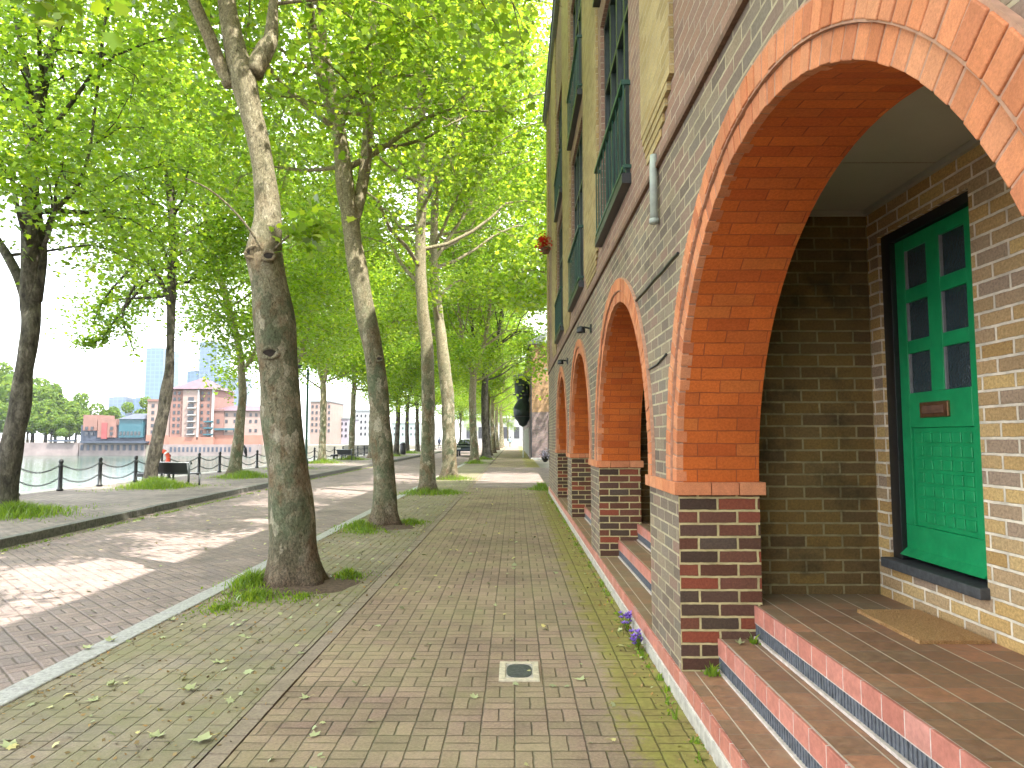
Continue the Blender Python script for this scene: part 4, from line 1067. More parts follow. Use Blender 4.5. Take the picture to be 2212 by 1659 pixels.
# bird on the quay railing
b = MB(); bp = Vector(at(530, 974, 32)); 
b.tube([bp+Vector((-.05, 0, .17)), bp+Vector((-.02, 0, .10)), bp+Vector((0, 0, 0)), bp+Vector((.03, 0, -.12)), bp+Vector((.06, 0, -.26))], [.03, .07, .085, .06, .02], 10)
b.tube([bp+Vector((-.03, 0, .13)), bp+Vector((-.05, 0, .2)), bp+Vector((-.06, 0, .24)), bp+Vector((-.11, 0, .235))], [.045, .05, .035, .008], 8)
b.tube([bp+Vector((0, 0, -.05)), bp+Vector((0, 0, -.28))], .012, 5)
tag(b.build('bird', M['black'], None, True), 'dark bird perched by the chain at the right of a quay tree trunk', 'bird')

# people far away
def person(x, y, z, label, top, legs, stride=.18, face=0):
    o = thing('person', label, 'person', (x, y, z))
    J = [(0, 0, .95), (0, 0, 1.2), (0, 0, 1.42), (0, 0, 1.52), (0, 0, 1.63), (0, .01, 1.74),
         (-.19, 0, 1.40), (-.25, .04, 1.12), (-.24, .12, .88), (.19, 0, 1.40), (.25, -.04, 1.12), (.24, .04, .88),
         (-.1, 0, .90), (-.11, stride*.6, .48), (-.11, stride, .06), (-.11, stride+.13, .03), (.1, 0, .90), (.11, -stride*.3, .48), (.11, -stride, .08), (.11, -stride+.13, .03)]
    E = [(0, 1), (1, 2), (2, 3), (3, 4), (4, 5), (2, 6), (6, 7), (7, 8), (2, 9), (9, 10), (10, 11), (0, 12), (12, 13), (13, 14), (14, 15), (0, 16), (16, 17), (17, 18), (18, 19)]
    rad = [.15, .15, .16, .06, .095, .085, .075, .05, .035, .075, .05, .035, .1, .065, .045, .04, .1, .065, .045, .04]
    me = bpy.data.meshes.new('body'); me.from_pydata([(p[0], p[1], p[2]) for p in J], E, [])
    bo = bpy.data.objects.new('body', me); COL.objects.link(bo)
    sk = bo.modifiers.new('skin', 'SKIN')
    for i, sv in enumerate(me.skin_vertices[0].data): sv.radius = (rad[i], rad[i]*.8)
    me.skin_vertices[0].data[0].use_root = True
    bo.modifiers.new('sub', 'SUBSURF').levels = 1; bo.modifiers['sub'].render_levels = 1
    me.materials.append(legs); bo.parent = o; o.rotation_euler = (0, 0, face)
    b = MB(); b.lathe([(.19, .86), (.2, .95), (.185, 1.15), (.215, 1.38), (.12, 1.47), (.07, 1.49)], (0, 0, 0), 12)
    for s in (-1, 1): b.tube([(s*.17, 0, 1.42), (s*.25, s*-.04, 1.13), (s*.245, .06, .95)], [.085, .065, .05], 8)
    t = b.build('jacket', top, None, True); t.parent = o
    b = MB(); b.lathe([(.03, 1.80), (.085, 1.77), (.10, 1.70), (.098, 1.62)], (0, -.015, 0), 10); h = b.build('hair', M['black'], None, True); h.parent = o
cl1 = plain('navy_jacket', (.03, .04, .07), .8); cl2 = plain('pale_blue_top', (.25, .38, .45), .8); cl3 = plain('dark_trousers', (.02, .02, .03), .8)
person(-.75, 116, 0, 'person in a pale blue top and dark trousers walking at the far street end', cl2, cl3)
person(at(949, 960, 100)[0], 100, -.05, 'distant person in dark clothes on the road beside the pale upright trunk', cl1, cl3, .1, 1)

# parked car beyond the kerb trees
def car(x, y, z, label):
    o = thing('parked_car', label, 'car', (x, y, z))
    paint = plain('dark_blue_car_paint', (.015, .022, .035), .18, .3)
    side = [(-2.1, .45), (-2.08, .78), (-1.95, .9), (-1.3, .98), (-.65, 1.42), (.75, 1.45), (1.55, 1.05), (2.0, .95), (2.1, .7), (2.08, .4)]
    b = MB(); n = len(side)
    def sec(w, ins): return [(sx*(w-ins*(max(0, zz-.95)*.5)), yy, zz) for sx in (1,) for yy, zz in side]
    L = [(-.86+max(0, zz-.95)*.4, yy, zz) for yy, zz in side]; Rr = [(.86-max(0, zz-.95)*.4, yy, zz) for yy, zz in side]
    b.poly(L+Rr, [tuple(range(n))[::-1], tuple(range(n, 2*n))]+[(i, (i+1) % n, n+(i+1) % n, n+i) for i in range(n)])
    bo = b.build('body', paint, None, False, .05); bo.parent = o
    def kid(bb, nm, m, **k): q = bb.build(nm, m, None, **k); q.parent = o; return q
    b = MB(); b.poly([(-.72, -1.27, 1.02), (.72, -1.27, 1.02), (.62, -.72, 1.40), (-.62, -.72, 1.40)], [(0, 1, 2, 3)]); b.v = [(p[0], p[1]-.02, p[2]+.02) for p in b.v]; kid(b, 'windscreen', M['glass'])
    for s in (-1, 1):
        b = MB(); b.poly([(s*.845, -1.1, 1.02), (s*.845, 1.2, 1.05), (s*.70, .75, 1.38), (s*.70, -.6, 1.38)], [(0, 1, 2, 3)]); kid(b, 'side_window', M['glass'])
        b = MB(); b.box(s*.62-.15, s*.62+.15, -2.11, -2.05, .62, .76); kid(b, 'headlight', M['frame_white'], bevel=.01)
        for yy in (-1.3, 1.3):
            b = MB(); b.tube([(s*.74, yy, .31), (s*.88, yy, .31)], .31, 18); w = kid(b, 'wheel', M['black'])
            b = MB(); b.tube([(s*.86, yy, .31), (s*.89, yy, .31)], .19, 14); h = b.build('rim', M['steel']); h.parent = w
        b = MB(); b.box(s*.88-.06*(s < 0), s*.88+.06*(s > 0)+.02, -.85, -.7, 1.0, 1.12); kid(b, 'mirror', paint)
car(-4.15, 62, -.07, 'dark car parked on the road behind the bowed brownish trunk')

# ------------------------------------------------------------------ across the water
def fx(x, Y): return at(x, 946, Y)[0]
def fz(y, Y): return at(1112, y, Y)[2]
YB = 182.0
pink = plain('pink_brick', (.20, .105, .085), .85, nscale=.6, var=.12); pale = plain('pale_pink_render', (.26, .185, .16), .85, nscale=.5, var=.1)
peach = plain('peach_base', (.27, .125, .09), .85, nscale=.6, var=.1); rooft = plain('mauve_tiled_roof', (.11, .065, .08), .8, nscale=.8, var=.15)
teal = plain('teal_glass', (.02, .085, .11), .3); darkb = plain('dark_slate_blue', (.04, .05, .075), .6, nscale=1, var=.3)
qw = plain('pinkish_quay_wall', (.19, .155, .15), .9, nscale=.4, var=.25); fwhite = plain('weathered_white_trim', (.34, .34, .34), .7)
win_cache = {}
def windows(o, xs, ys, Y, w, h, m=M['far_glass'], name='window'):
    "each window its own object; w, h in pixels of the traced frame"
    s = Y/F
    for x in xs:
        for y in ys:
            key = (w, h, name)
            X, Z = fx(x, Y), fz(y, Y)
            if key not in win_cache:
                b = MB(); b.box(-w*s/2, w*s/2, -.06, .05, -h*s/2, h*s/2); q = b.build(name, m); win_cache[key] = q.data
            else: q = bpy.data.objects.new(name, win_cache[key]); COL.objects.link(q)
            q.location = (X, Y, Z); put(q, o)
def block(o, name, m, x0, x1, y0, y1, Y, depth):
    b = MB(); b.box(fx(x0, Y), fx(x1, Y), Y, Y+depth, fz(y1, Y), fz(y0, Y)); return b.build(name, m, o)
def hip(o, name, m, x0, x1, y0, y1, Y, depth, xa, xb):
    X0, X1, z0, z1 = fx(x0, Y), fx(x1, Y), fz(y0, Y), fz(y1, Y)
    b = MB(); b.poly([(X0, Y-.3, z0), (X1, Y-.3, z0), (X1, Y+depth, z0), (X0, Y+depth, z0), (fx(xa, Y), Y+depth*.45, z1), (fx(xb, Y), Y+depth*.45, z1)], [(0, 1, 5, 4), (1, 2, 5), (2, 3, 4, 5), (3, 0, 4), (0, 3, 2, 1)])
    return b.build(name, m, o)
o = thing('apartment_tower', 'pink brick apartment tower with mauve hipped roof across the water', 'building', (fx(410, YB), YB, -.3))
block(o, 'wall', pink, 366, 456, 840, 984, YB, 14); block(o, 'centre_bay', pale, 392, 426, 842, 962, YB-.6, 1.2); block(o, 'base', peach, 364, 460, 944, 960, YB-.9, 1)
hip(o, 'roof', rooft, 362, 460, 840, 813, YB-1, 14, 406, 417)
block(o, 'white_rib', fwhite, 424, 427, 842, 950, YB-.9, .4); block(o, 'white_rib', fwhite, 455, 458, 842, 950, YB-.5, .6)
ry = [849, 862, 876, 891, 905, 919, 933]
windows(o, [374, 384, 434, 448], ry, YB-.05, 5, 7); windows(o, [410], ry[1:], YB-.65, 12, 9)
for y in ry[1:]:
    block(o, 'balcony', fwhite, 402, 418, y+4, y+6, YB-1.6, 1.0)
for y in (905, 919, 933): block(o, 'teal_balcony', teal, 438, 456, y+4, y+7, YB-1.1, 1.0)
block(o, 'arcade', qw, 345, 560, 960, 988, YB-2, 1.9)
windows(o, [370+9*i for i in range(20)], [971], YB-2.03, 4, 10, darkb, 'arcade_opening')
o = thing('apartment_block', 'lower pink block left of the hipped roof tower, half behind a trunk', 'building', (fx(335, YB), YB, -.3))
block(o, 'wall', pale, 316, 365, 866, 984, YB+.5, 12); block(o, 'parapet', pink, 315, 366, 862, 867, YB+.2, 12); block(o, 'base', peach, 315, 364.5, 940, 960, YB+.1, 1)
windows(o, [328, 342], ry[2:], YB+.45, 6, 7)
o = thing('apartment_block', 'low pink wing with sloping roof right of the hipped roof tower', 'building', (fx(500, YB), YB, -.3))
block(o, 'wall', pale, 458, 566, 886, 984, YB+1, 12); hip(o, 'roof', rooft, 456, 568, 887, 874, YB+.6, 14, 475, 555); block(o, 'base', peach, 458, 566, 940, 960, YB+.5, 1)
windows(o, [470, 488, 506, 540, 552], [896, 910, 930], YB+.95, 5, 7); block(o, 'gable', pink, 458, 482, 884, 942, YB+.6, .5); windows(o, [470], [910], YB+.55, 6, 9)
block(o, 'green_awning', teal, 462, 508, 925, 929, YB-.4, 1)
o = thing('waterside_pub', 'dark glass fronted waterside building with red brick left part', 'building', (fx(240, YB), YB, -.3))
block(o, 'wall', darkb, 174, 312, 918, 984, YB+1, 10); block(o, 'brick_part', pink, 178, 208, 896, 930, YB+.4, 8); block(o, 'brick_part', pink, 210, 250, 905, 945, YB+.4, 8); block(o, 'red_panel', plain('red_panel', (.22, .05, .05), .6), 218, 230, 913, 948, YB+.2, .4)
block(o, 'glass_hall', teal, 256, 308, 905, 945, YB+.2, 8); hip(o, 'roof', darkb, 254, 310, 905, 892, YB, 10, 268, 298)
windows(o, [186, 198, 240], [925, 937], YB+.15, 6, 7); windows(o, [260+8*i for i in range(6)], [936], YB+.1, 5, 8, M['glass'])
block(o, 'deck', darkb, 172, 314, 953, 957, YB-2, 3); block(o, 'quay_front', qw, 172, 314, 957, 988, YB-.5, 1)
windows(o, [178+13*i for i in range(11)], [967], YB-.55, 6, 12, darkb, 'deck_opening')
b = MB(); b.box(fx(-700, YB), fx(172, YB), YB-.4, YB, -4, fz(956, YB)); tag(b.build('quay_wall', qw), 'long pale quay wall across the water below the far trees', 'wall')
b = MB(); b.box(fx(110, YB), fx(166, YB), YB-1.2, YB-.45, fz(954, YB), fz(950, YB)); 
tag(b.build('jetty_beam', darkb), 'dark horizontal beam on the far quay wall', 'jetty')
# pale quayside blocks seen between the right hand trunks
for i, (x0, x1, yt, Yd, lab) in enumerate([(668, 712, 868, 150, 'pale cream quayside block seen right of the thick nearest trunk'), (714, 752, 905, 160, 'pale lilac quayside block behind the forked quay tree'), (756, 800, 888, 170, 'pale cream quayside block left of the second kerb trunk'), (846, 905, 915, 200, 'pale green grey quayside block right of the second kerb trunk')]):
    o = thing('quayside_block', lab, 'building', (fx((x0+x1)/2, Yd), Yd, -.3))
    m = [pale, plain('lilac_render', (.30, .27, .32), .8), fwhite, plain('grey_green_render', (.24, .30, .29), .8)][i]
    block(o, 'wall', m, x0, x1, yt, 960, Yd, 12); block(o, 'roof', M['lead'], x0-1, x1+1, yt-3, yt, Yd-.2, 12.4)
    windows(o, [x0+6+9*k for k in range(int((x1-x0-6)/9)+1)], [yt+10+13*k for k in range(int((945-yt)/13))], Yd-.05, 4, 6)
# towers on the skyline
def tower_mat(name, c, g):
    m, nt, b_, _ = new_mat(name); v = pos(nt)
    bt = nd(nt, 'TexBrick', {'Vector': nd(nt, 'CombineXYZ', {0: nd(nt, 'SeparateXYZ', {0: v}).outputs[0], 1: nd(nt, 'SeparateXYZ', {0: v}).outputs[2]}).outputs[0], 'Color1': c4(c), 'Color2': c4(g), 'Mortar': c4(tuple(min(1, x*1.25) for x in c)), 'Scale': 1.0, 'Mortar Size': .35, 'Brick Width': 4.0, 'Row Height': 3.6}, offset=0.0)
    nt.links.new(bt.outputs[0], b_.inputs['Base Color']); b_.inputs['Roughness'].default_value = .35
    return m
YT = 620.0
for x0, x1, yt, c, g, lab in [(308, 346, 752, (0.068, 0.116, 0.152), (0.055, 0.101, 0.140), 'pale cyan glass tower left of the thin leaning trunk'), (424, 462, 738, (0.063, 0.099, 0.160), (0.049, 0.084, 0.144), 'tall pale blue tower behind the hipped roof building'),
        (399, 423, 802, (0.041, 0.082, 0.123), (0.034, 0.071, 0.113), 'short teal tower just left of the tall pale blue one'), (460, 486, 816, (0.041, 0.079, 0.164), (0.032, 0.068, 0.152), 'stronger blue tower right of the hipped roof building'),
        (486, 514, 812, (0.079, 0.106, 0.156), (0.070, 0.094, 0.144), 'pale lavender tower close left of a quay tree'), (231, 268, 858, (0.068, 0.103, 0.148), (0.060, 0.091, 0.136), 'low pale blue block on the skyline over the dark waterside building'), (284, 305, 860, (0.046, 0.086, 0.152), (0.039, 0.075, 0.140), 'low stronger blue block on the skyline left of the cyan tower')]:
    o = thing('tower_block', lab, 'skyscraper', (fx((x0+x1)/2, YT), YT, -.3))
    block(o, 'facade', tower_mat('tower_glass', c, g), x0, x1, yt, 950, YT, 30)
    block(o, 'roof_plant', M['lead'], x0+(x1-x0)*.25, x1-(x1-x0)*.25, yt-3, yt, YT+6, 12)
# trees on the far bank, each a crown of leaf clumps on its trunk
rs = np.random.default_rng(77)
fms = []
for v in range(3):
    n = 5200
    u = rs.normal(size=(n, 3)); u /= np.linalg.norm(u, axis=1, keepdims=True)
    lob = rs.normal(size=(16, 3))*np.array([2.6, 2.6, 1.9])+np.array([0, 0, 7])
    k = rs.integers(0, 16, n); P = lob[k]+u*rs.uniform(.8, 1.0, (n, 1))*rs.uniform(1.4, 2.3, 16)[k][:, None]
    me = leaf_mesh(P, u+rs.normal(0, .5, (n, 3)), rs.uniform(.4, .8, n), rs, False); me.materials.append(M['leaf_far']); fms.append(me)
b = MB(); b.tube([(0, 0, -.5), (.1, 0, 3), (0, .1, 6), (.3, .2, 9)], [.4, .3, .22, .1], 8); tk = b.build('trunk', M['bark_dark']); tkd = tk.data; bpy.data.objects.remove(tk)
spots = [(-90, 818, 205), (-20, 812, 200), (28, 822, 196), (70, 838, 203), (98, 856, 194), (120, 862, 206), (143, 866, 195), (163, 884, 208), (218, 878, 205), (240, 884, 214), (330, 874, 220), (10, 870, 188), (60, 880, 187), (110, 890, 187), (150, 900, 187), (-60, 860, 188)]
for i, (x, yt, Yd) in enumerate(spots):
    h = fz(yt, Yd)+.3
    o = thing('broadleaf_tree', 'far bank tree, %s from the left of the leafy row across the water' % words[i], 'tree', (fx(x, Yd), Yd, -.3), 'trees across the water')
    s = h/11.0; o.scale = (s*1.05, s*1.05, s); o.rotation_euler = (0, 0, i*1.9)
    for nm, me in (('trunk', tkd), ('crown', fms[i % 3])):
        q = bpy.data.objects.new(nm, me); COL.objects.link(q); q.parent = o

# ------------------------------------------------------------------ ground cover
def blades(name, clumps, seed, mat):
    rs = np.random.default_rng(seed); V = []; Fc = []
    for (cx, cy, cz, rx, ry, h, n, hole) in clumps:
        a = rs.uniform(0, 2*np.pi, n); r = np.abs(rs.normal(0, .62, n))*(1+.25*np.sin(3*a+cx*7)+.2*np.sin(5*a+cy*3)); r = np.minimum(r, 1.9)
        x = cx+rx*r*np.cos(a); y = cy+ry*r*np.sin(a)
        for i in range(n):
            if math.hypot(x[i]-cx, y[i]-cy) < hole: continue
            hh = h*rs.uniform(.3, 1.15)*max(.18, 1.15-.75*r[i]); w = .004+.006*rs.random(); t = rs.uniform(0, 6.28)
            dx, dy = math.cos(t)*w, math.sin(t)*w; lx, ly = rs.normal(0, .45, 2)*hh
            b0 = len(V)
            V += [(x[i]-dx, y[i]-dy, cz), (x[i]+dx, y[i]+dy, cz), (x[i]+lx*.4+dx*.7, y[i]+ly*.4+dy*.7, cz+hh*.6), (x[i]+lx*.4-dx*.7, y[i]+ly*.4-dy*.7, cz+hh*.6), (x[i]+lx, y[i]+ly, cz+hh*.95)]
            Fc += [(b0, b0+1, b0+2, b0+3), (b0+3, b0+2, b0+4)]
    me = bpy.data.meshes.new(name); me.from_pydata(V, [], Fc); me.materials.append(mat)
    o = bpy.data.objects.new(name, me); COL.objects.link(o); o['kind'] = 'stuff'; return o
cl = []
rg = random.Random(5)
for (x, y, z, rr, h, n) in [(-2.66, 7.25, 0, .30, .17, 750), (-2.45, 6.75, 0, .42, .08, 700), (-2.0, 6.75, 0, .3, .05, 260), (-1.80, 7.7, 0, .22, .11, 380), (-2.6, 6.3, 0, .28, .05, 260), (-2.6, 11.9, 0, .42, .14, 800), (-1.85, 12.5, 0, .4, .10, 600), (-2.4, 11.4, 0, .5, .07, 500), (-2.4, 19.2, 0, .8, .2, 1600), (-1.8, 19.3, 0, .5, .14, 600), (-2.3, 25.8, 0, .8, .22, 1500), (-2.4, 42, 0, .9, .25, 900), (-2.2, 50, 0, .9, .25, 900),
        (-9.4, 13.3, .06, 1.0, .26, 3200), (-9.9, 13.0, .06, .8, .22, 1600), (-10.6, 20.9, .06, 1.05, .3, 3600), (-10.2, 20.4, .06, .7, .2, 1500), (-9.9, 26.0, .06, 1.15, .28, 2600), (-10.6, 33.2, .06, 1.2, .28, 1500), (-11.1, 40.8, .06, 1.3, .3, 1500), (-10.9, 47, .06, 1.4, .3, 1500), (-10, 56.6, .06, 1.5, .3, 1300), (-9.9, 67, .06, 2, .3, 1200), (.78, 20.6, 0, .35, .25, 700)]:
    cl.append((x, y, z, rr, rr*1.15, h, n, 0))
y = 2.0
while y < 20:                                       # weeds rooted where the pavement meets the wall
    cl.append((.885+rg.uniform(-.03, .02), y, 0, .045, .09, rg.uniform(.02, .06), rg.randint(6, 26), 0)); y += rg.uniform(.12, .5)
y = 3.0
while y < 30:
    cl.append((-3.1+rg.uniform(-.03, .03), y, -.06, .05, .14, rg.uniform(.03, .07), rg.randint(8, 30), 0)); y += rg.uniform(.3, 1.6)
y = 8.0
while y < 40:                                       # silted gutter below the far kerb
    xk = -7.25-.035*(y-10) if y < 24 else -7.85
    cl.append((xk+.12, y, -.07, .1, .3, .045, 40, 0)); y += rg.uniform(.25, .7)
cl += [(1.33, 4.02, Z2, .03, .05, .05, 30, 0), (1.1, 4.03, Z1, .05, .05, .07, 45, 0)]
blades('grass', cl, 9, M['grass'])
b = MB()                                            # bare soil collars round the kerb trees
for (x, y) in ((-2.25, 7.36), (-2.25, 12.24), (-2.4, 19.4), (-2.4, 25.9)):
    n = 28; ring = []; ph = rg.uniform(0, 6)
    pts = [(x+(.62+.1*math.sin(3*a+ph)+.06*math.sin(7*a))*math.cos(a)*.9, y+(.66+.1*math.sin(3*a+ph))*math.sin(a), .002) for a in [2*math.pi*i/n for i in range(n)]]
    pts = [(max(-2.86, min(-1.48, p[0])), p[1], p[2]) for p in pts]
    b.poly(pts+[(x, y, .06)], [(i, (i+1) % n, n) for i in range(n)])
so = b.build('soil', M['soil'], None, True); so['kind'] = 'stuff'
b = MB()
for (x, y) in ((-9.8, 13.5), (-10.9, 21.3), (-10.4, 26.4), (-10.6, 33.5), (-11.2, 41), (-11, 47)):
    n = 20; pts = [(x+.9*math.cos(a), y+1.1*math.sin(a), .064) for a in [2*math.pi*i/n for i in range(n)]]
    b.poly(pts+[(x, y, .12)], [(i, (i+1) % n, n) for i in range(n)])
so = b.build('soil', M['soil'], None, True); so['kind'] = 'stuff'

# fallen leaves: the large ones one by one, the small bits as litter
rs = np.random.default_rng(3)
big = [((472, 1433), .15, 0, 'long curled pale green leaf lying mid pavement below the nearest trunk'), ((410, 1493), .15, 0, 'bright green fallen leaf right of two others near the kerb'), ((200, 1515), .14, 0, 'fresh green fallen leaf nearest the kerb in the foreground'),
       ((340, 1592), .15, 0, 'crumpled green fallen leaf in the left foreground'), ((438, 1602), .16, 0, 'flat pale fallen leaf beside the edge bricks at the bottom of the frame'), ((18, 1612), .16, 0, 'big curled leaf at the bottom left corner'), ((515, 1352), .12, 0, 'pale fallen leaf closest to the thick trunk'),
       ((497, 1514), .09, 0, 'small pale fallen leaf beside the edge bricks'), ((240, 1482), .10, 0, 'greyish fallen leaf below the granite kerb'), ((1025, 1508), .10, 0, 'whitish fallen leaf left of the small metal cover'), ((1252, 1470), .12, 0, 'yellowish fallen leaf right of the small metal cover'),
       ((680, 1590), .10, 0, 'pale leaf on the basket weave bricks at the bottom'), ((186, 1402), .13, .012, 'bright green leaf lying on the granite kerb'), ((238, 1386), .13, .012, 'yellow green leaf lying on the granite kerb'), ((1070, 1330-20), .09, 0, 'yellow fallen leaf in the middle of the pavement'), ((660, 1510), .09, 0, 'pale fallen leaf just right of the edge bricks'),
       ((370, 1340), .10, 0, 'pair of pale leaf scraps near the kerb'), ((535, 1380), .10, 0, 'dull flat leaf in the middle of the mossy verge')]
def one_leaf(name, p, size, seed, mat):
    r_ = np.random.default_rng(seed)
    T = LOBED.copy(); T[:, 1] -= .4; a = r_.uniform(0, 6.28); curl = r_.uniform(.7, 1.7)
    V = []
    T[:, 0] *= r_.uniform(.55, 1.0); T *= r_.uniform(.75, 1.15, (len(T), 1))
    for (tx, ty) in T:
        zz = .03+curl*(tx*tx*.9+ty*ty*.45)+r_.normal(0, .03)
        V.append((size*(tx*math.cos(a)-ty*math.sin(a))*.9, size*(tx*math.sin(a)+ty*math.cos(a)), size*zz))
    V.append((0, 0, size*.04)); n = len(T)
    b = MB(); b.poly(V, [(i, (i+1) % n, n) for i in range(n)])
    s0 = Vector(V[0]); b.tube([s0, s0+Vector((size*.3*math.sin(a), -size*.3*math.cos(a), .004))], size*.012, 4)
    o = b.build(name, mat, None, True); o.location = p; return o
for i, (q, s, z, lab) in enumerate(big):
    p = ground(q[0], q[1], z); o = one_leaf('fallen_leaf', (p[0], p[1], z+.003), s*.78, i+20, M['litter']); tag(o, lab, 'leaf', 'fallen leaves on the pavement')
o = one_leaf('fallen_leaf', (1.25, 4.0, Z2+.002), .09, 51, M['litter']); tag(o, 'small pale leaf on the middle porch step by the brick pier', 'leaf', 'fallen leaves on the pavement')
n = 1100
P = np.zeros((n, 3)); k = n*2//3
P[:k, 0] = rs.uniform(-2.85, -1.4, k); P[:k, 1] = rs.uniform(2.2, 26, k)**1.0; P[k:, 0] = rs.uniform(-1.3, .9, n-k); P[k:, 1] = rs.uniform(2, 22, n-k); P[:, 2] = .012
kk = rs.random(n) < .25; P[kk, 0] = rs.uniform(-7.4, -3.1, kk.sum()); P[kk, 2] = -.06
q = rs.random(n) < .12; P[q, 0] = rs.uniform(-7.6, -7.1, q.sum()); P[q, 1] = rs.uniform(8, 16, q.sum()); P[q, 2] = -.06
me = leaf_mesh(P, rs.normal(size=(n, 3))*.3+np.array([0, 0, 1]), rs.uniform(.02, .055, n)*rs.choice([1, 1, 1.3], n), rs); me.materials.append(M['litter'])
lo = bpy.data.objects.new('leaf_litter', me); COL.objects.link(lo); lo['kind'] = 'stuff'
n = 5200
P = np.zeros((n, 3)); P[:, 0] = rs.uniform(-2.86, -1.4, n); P[:, 1] = rs.uniform(2, 22, n); P[:, 2] = .008
e = rs.random(n) < .3; P[e, 0] = rs.normal(.86, .07, e.sum()).clip(.6, .92)
e = rs.random(n) < .2; P[e, 0] = rs.normal(-2.8, .06, e.sum()).clip(-2.86, -2.4)
me = leaf_mesh(P, rs.normal(size=(n, 3))*.4+np.array([0, 0, 1]), rs.uniform(.008, .03, n), rs, False); me.materials.append(M['litter_brown'])
lo = bpy.data.objects.new('leaf_litter', me); COL.objects.link(lo); lo['kind'] = 'stuff'

# small cover set in the pavement
o = thing('stopcock_cover', 'small pale framed metal cover with an oval lid set in the pavement', 'utility cover', (.03, 4.65, 0))
b = MB()
for (x0, x1, y0, y1) in ((-.10, .155, 4.46, 4.51), (-.10, .155, 4.79, 4.83), (-.10, -.06, 4.51, 4.79), (.115, .155, 4.51, 4.79)): b.box(x0, x1, y0, y1, -.02, .010)
b.build('frame', plain('pale_cover_frame', (.50, .44, .33), .7, nscale=30, var=.3), o, bevel=.003)
b = MB(); b.box(-.06, .115, 4.51, 4.79, -.02, .004); b.build('plate', M['concrete'], o)
b = MB(); n = 24
ov = [(.0275+.082*math.copysign(abs(math.cos(a))**.7, math.cos(a)), 4.65+.125*math.copysign(abs(math.sin(a))**.7, math.sin(a))) for a in [2*math.pi*i/n for i in range(n)]]
b.poly([(x, y, .004) for x, y in ov]+[(x, y, .009) for x, y in ov], [tuple(range(n, 2*n))]+[(i, (i+1) % n, n+(i+1) % n, n+i) for i in range(n)]); b.build('lid', M['cast'], o)

# purple flowers growing at the foot of the wall
def flower(x, y, s, label):
    o = thing('purple_flower', label, 'flower', (x, y, 0), 'purple flowers at the foot of the wall')
    rg = random.Random(int(y*100)); b = MB(); st = MB(); lf = MB()
    for i in range(16):
        p = Vector((x+rg.uniform(-.045, .03), y+rg.uniform(-.06, .06), rg.uniform(.07, .19)*s))
        st.tube([(x, y, 0), (x+(p.x-x)*.4, y+(p.y-y)*.4, p.z*.6), p], .003, 4, False)
        for k in range(5):
            a = k*1.257+i; d = Vector((math.cos(a)*.7-.4, math.sin(a)*.7, .5)).normalized(); sd = d.cross(Vector((0, 0, 1))).normalized()*.011
            b.face([p, p+d*.016+sd, p+d*.032, p+d*.016-sd])
    for i in range(14):
        a = rg.uniform(0, 6.28); q = Vector((x+rg.uniform(-.08, .03), y+rg.uniform(-.12, .12), rg.uniform(.01, .07))); d = Vector((math.cos(a), math.sin(a), .4))*.035; sd = Vector((-d.y, d.x, 0))*.5
        lf.face([q, q+d*.5+sd, q+d, q+d*.5-sd])
    st.build('stem', M['grass'], o); b.build('petals', M['petal'], o); lf.build('leaves', M['grass'], o)
flower(.88, 5.6, .7, 'purple flowering plant at the wall foot, the farther of two')
flower(.88, 5.12, .65, 'purple flowering plant at the wall foot, the nearer of two')
# red flowers on an upper balcony and a planter by the building's far corner
o = thing('flower_pot', 'pot of red flowers hanging high on the far end of the near building', 'flower pot', (.72, 16.5, 6.1))
b = MB(); b.lathe([(.07, 5.9), (.12, 6.02), (.12, 6.05)], (.74, 16.5, 0), 12); b.build('pot', M['rust'], o)
b = MB(); rg = random.Random(8)
for i in range(320):
    p = Vector((.70+rg.gauss(0, .09), 16.5+rg.gauss(0, .12), 6.16+rg.gauss(0, .09))); a = rg.uniform(0, 6.28); d = Vector((math.cos(a), math.sin(a), rg.uniform(-.5, .5)))*.06; sd = Vector((-d.y, d.x, .02))
    b.face([p, p+d*.5+sd*.5, p+d, p+d*.5-sd*.5])
b.build('blossoms', M['petal_red'], o)
o = thing('flower_basket', 'wall basket of white and mauve flowers at the far corner of the near building', 'flower basket', (.84, 19.3, 1.0))
b = MB(); b.lathe([(.04, .85), (.09, .92), (.11, 1.0)], (.83, 19.3, 0), 12); b.build('basket', M['black'], o)
b = MB()
for i in range(200):
    p = Vector((.82+rg.gauss(0, .06), 19.3+rg.gauss(0, .1), 1.05+rg.gauss(0, .07))); a = rg.uniform(0, 6.28); d = Vector((math.cos(a), math.sin(a), rg.uniform(-.5, .5)))*.05; sd = Vector((-d.y, d.x, .02))
    b.face([p, p+d*.5+sd*.5, p+d, p+d*.5-sd*.5])
b.build('blossoms', plain('mauve_white_petals', (.5, .45, .58), .7, nscale=14, var=.4), o)

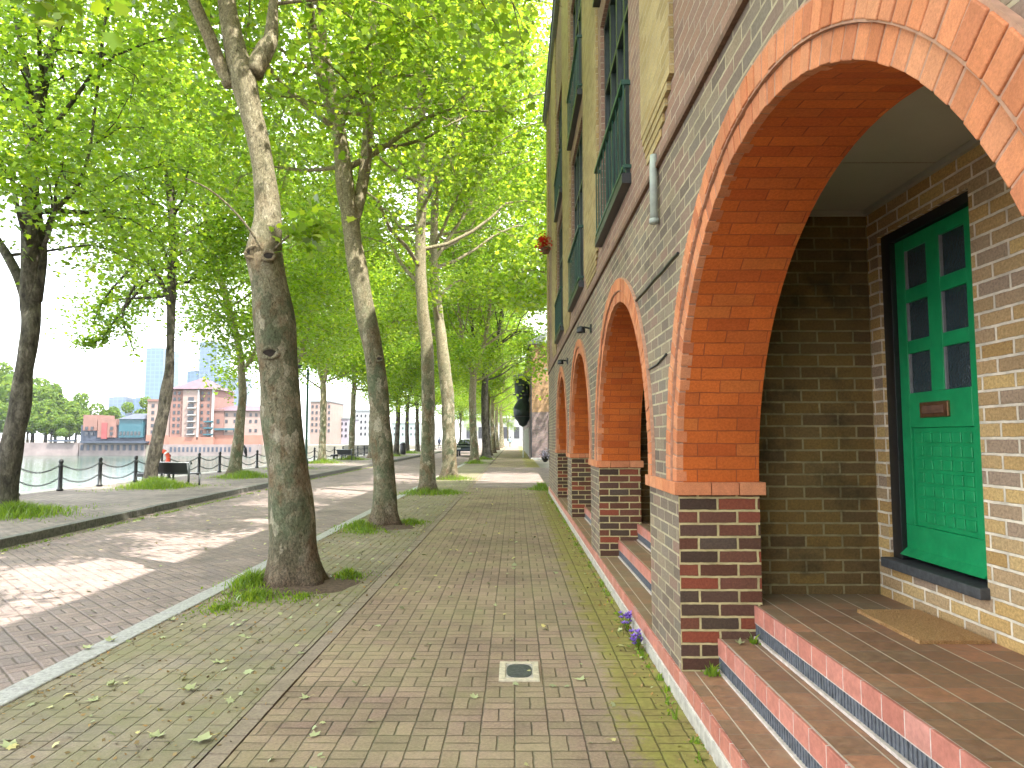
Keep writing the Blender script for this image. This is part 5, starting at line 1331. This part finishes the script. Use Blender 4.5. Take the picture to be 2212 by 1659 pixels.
# ------------------------------------------------------------------ light
W = bpy.data.worlds.new('World'); S.world = W; W.use_nodes = True
nt = W.node_tree; nt.nodes.clear()
wo = nt.nodes.new('ShaderNodeOutputWorld'); bg = nt.nodes.new('ShaderNodeBackground'); sk = nt.nodes.new('ShaderNodeTexSky')
sk.sky_type = 'NISHITA'; sk.sun_disc = False; sk.sun_elevation = R(58); sk.sun_rotation = math.atan2(SUN.x, SUN.y)
sk.air_density = 1.0; sk.dust_density = 2.0; sk.ozone_density = 1.0
tc = nt.nodes.new('ShaderNodeTexCoord'); mpn = nt.nodes.new('ShaderNodeMapping'); mpn.inputs['Scale'].default_value = (1.0, 1.0, 2.5)
nt.links.new(tc.outputs['Generated'], mpn.inputs[0])
cn = nt.nodes.new('ShaderNodeTexNoise'); cn.inputs['Scale'].default_value = 2.2; cn.inputs['Detail'].default_value = 6; cn.inputs['Roughness'].default_value = .6
nt.links.new(mpn.outputs[0], cn.inputs['Vector'])
cm = nt.nodes.new('ShaderNodeMapRange'); cm.inputs[1].default_value = .3; cm.inputs[2].default_value = .55; cm.inputs[3].default_value = .55; cm.inputs[4].default_value = 1.0
nt.links.new(cn.outputs[0], cm.inputs[0])
cx = nt.nodes.new('ShaderNodeMix'); cx.data_type = 'RGBA'; cx.inputs[7].default_value = (5.6, 5.8, 6.0, 1)
nt.links.new(cm.outputs[0], cx.inputs[0]); nt.links.new(sk.outputs[0], cx.inputs[6])
bg.inputs[1].default_value = .15
nt.links.new(cx.outputs[2], bg.inputs[0]); nt.links.new(bg.outputs[0], wo.inputs[0])
sl = bpy.data.lights.new('sun', 'SUN'); sl.energy = 2.4; sl.angle = R(.5); sl.color = (1, .95, .86)
so = bpy.data.objects.new('sun', sl); COL.objects.link(so); so.rotation_euler = SUN.to_track_quat('Z', 'Y').to_euler()
vs = S.view_settings; vs.view_transform = 'Standard'; vs.look = 'None'; vs.gamma = 1.0; vs.exposure = 2.55
S.cycles.max_bounces = 8; S.cycles.diffuse_bounces = 5; S.cycles.transmission_bounces = 6; S.cycles.transparent_max_bounces = 8
S.cycles.sample_clamp_indirect = 6
S.cycles.use_denoising = True
for o in list(S.objects):                            # discard stray helpers
    if o.name.startswith('tmp'): bpy.data.objects.remove(o)

# pale air over the water
b = MB(); b.box(-2700, 2700, -2700, 2700, -7.4, 120)
m = bpy.data.materials.new('haze'); m.use_nodes = True; n_ = m.node_tree; n_.nodes.clear()
o_ = n_.nodes.new('ShaderNodeOutputMaterial'); pv = n_.nodes.new('ShaderNodeVolumePrincipled'); pv.inputs['Color'].default_value = (.85, .92, 1, 1); pv.inputs['Density'].default_value = .00014
n_.links.new(pv.outputs[0], o_.inputs['Volume']); hz = b.build('haze', m); hz['kind'] = 'stuff'
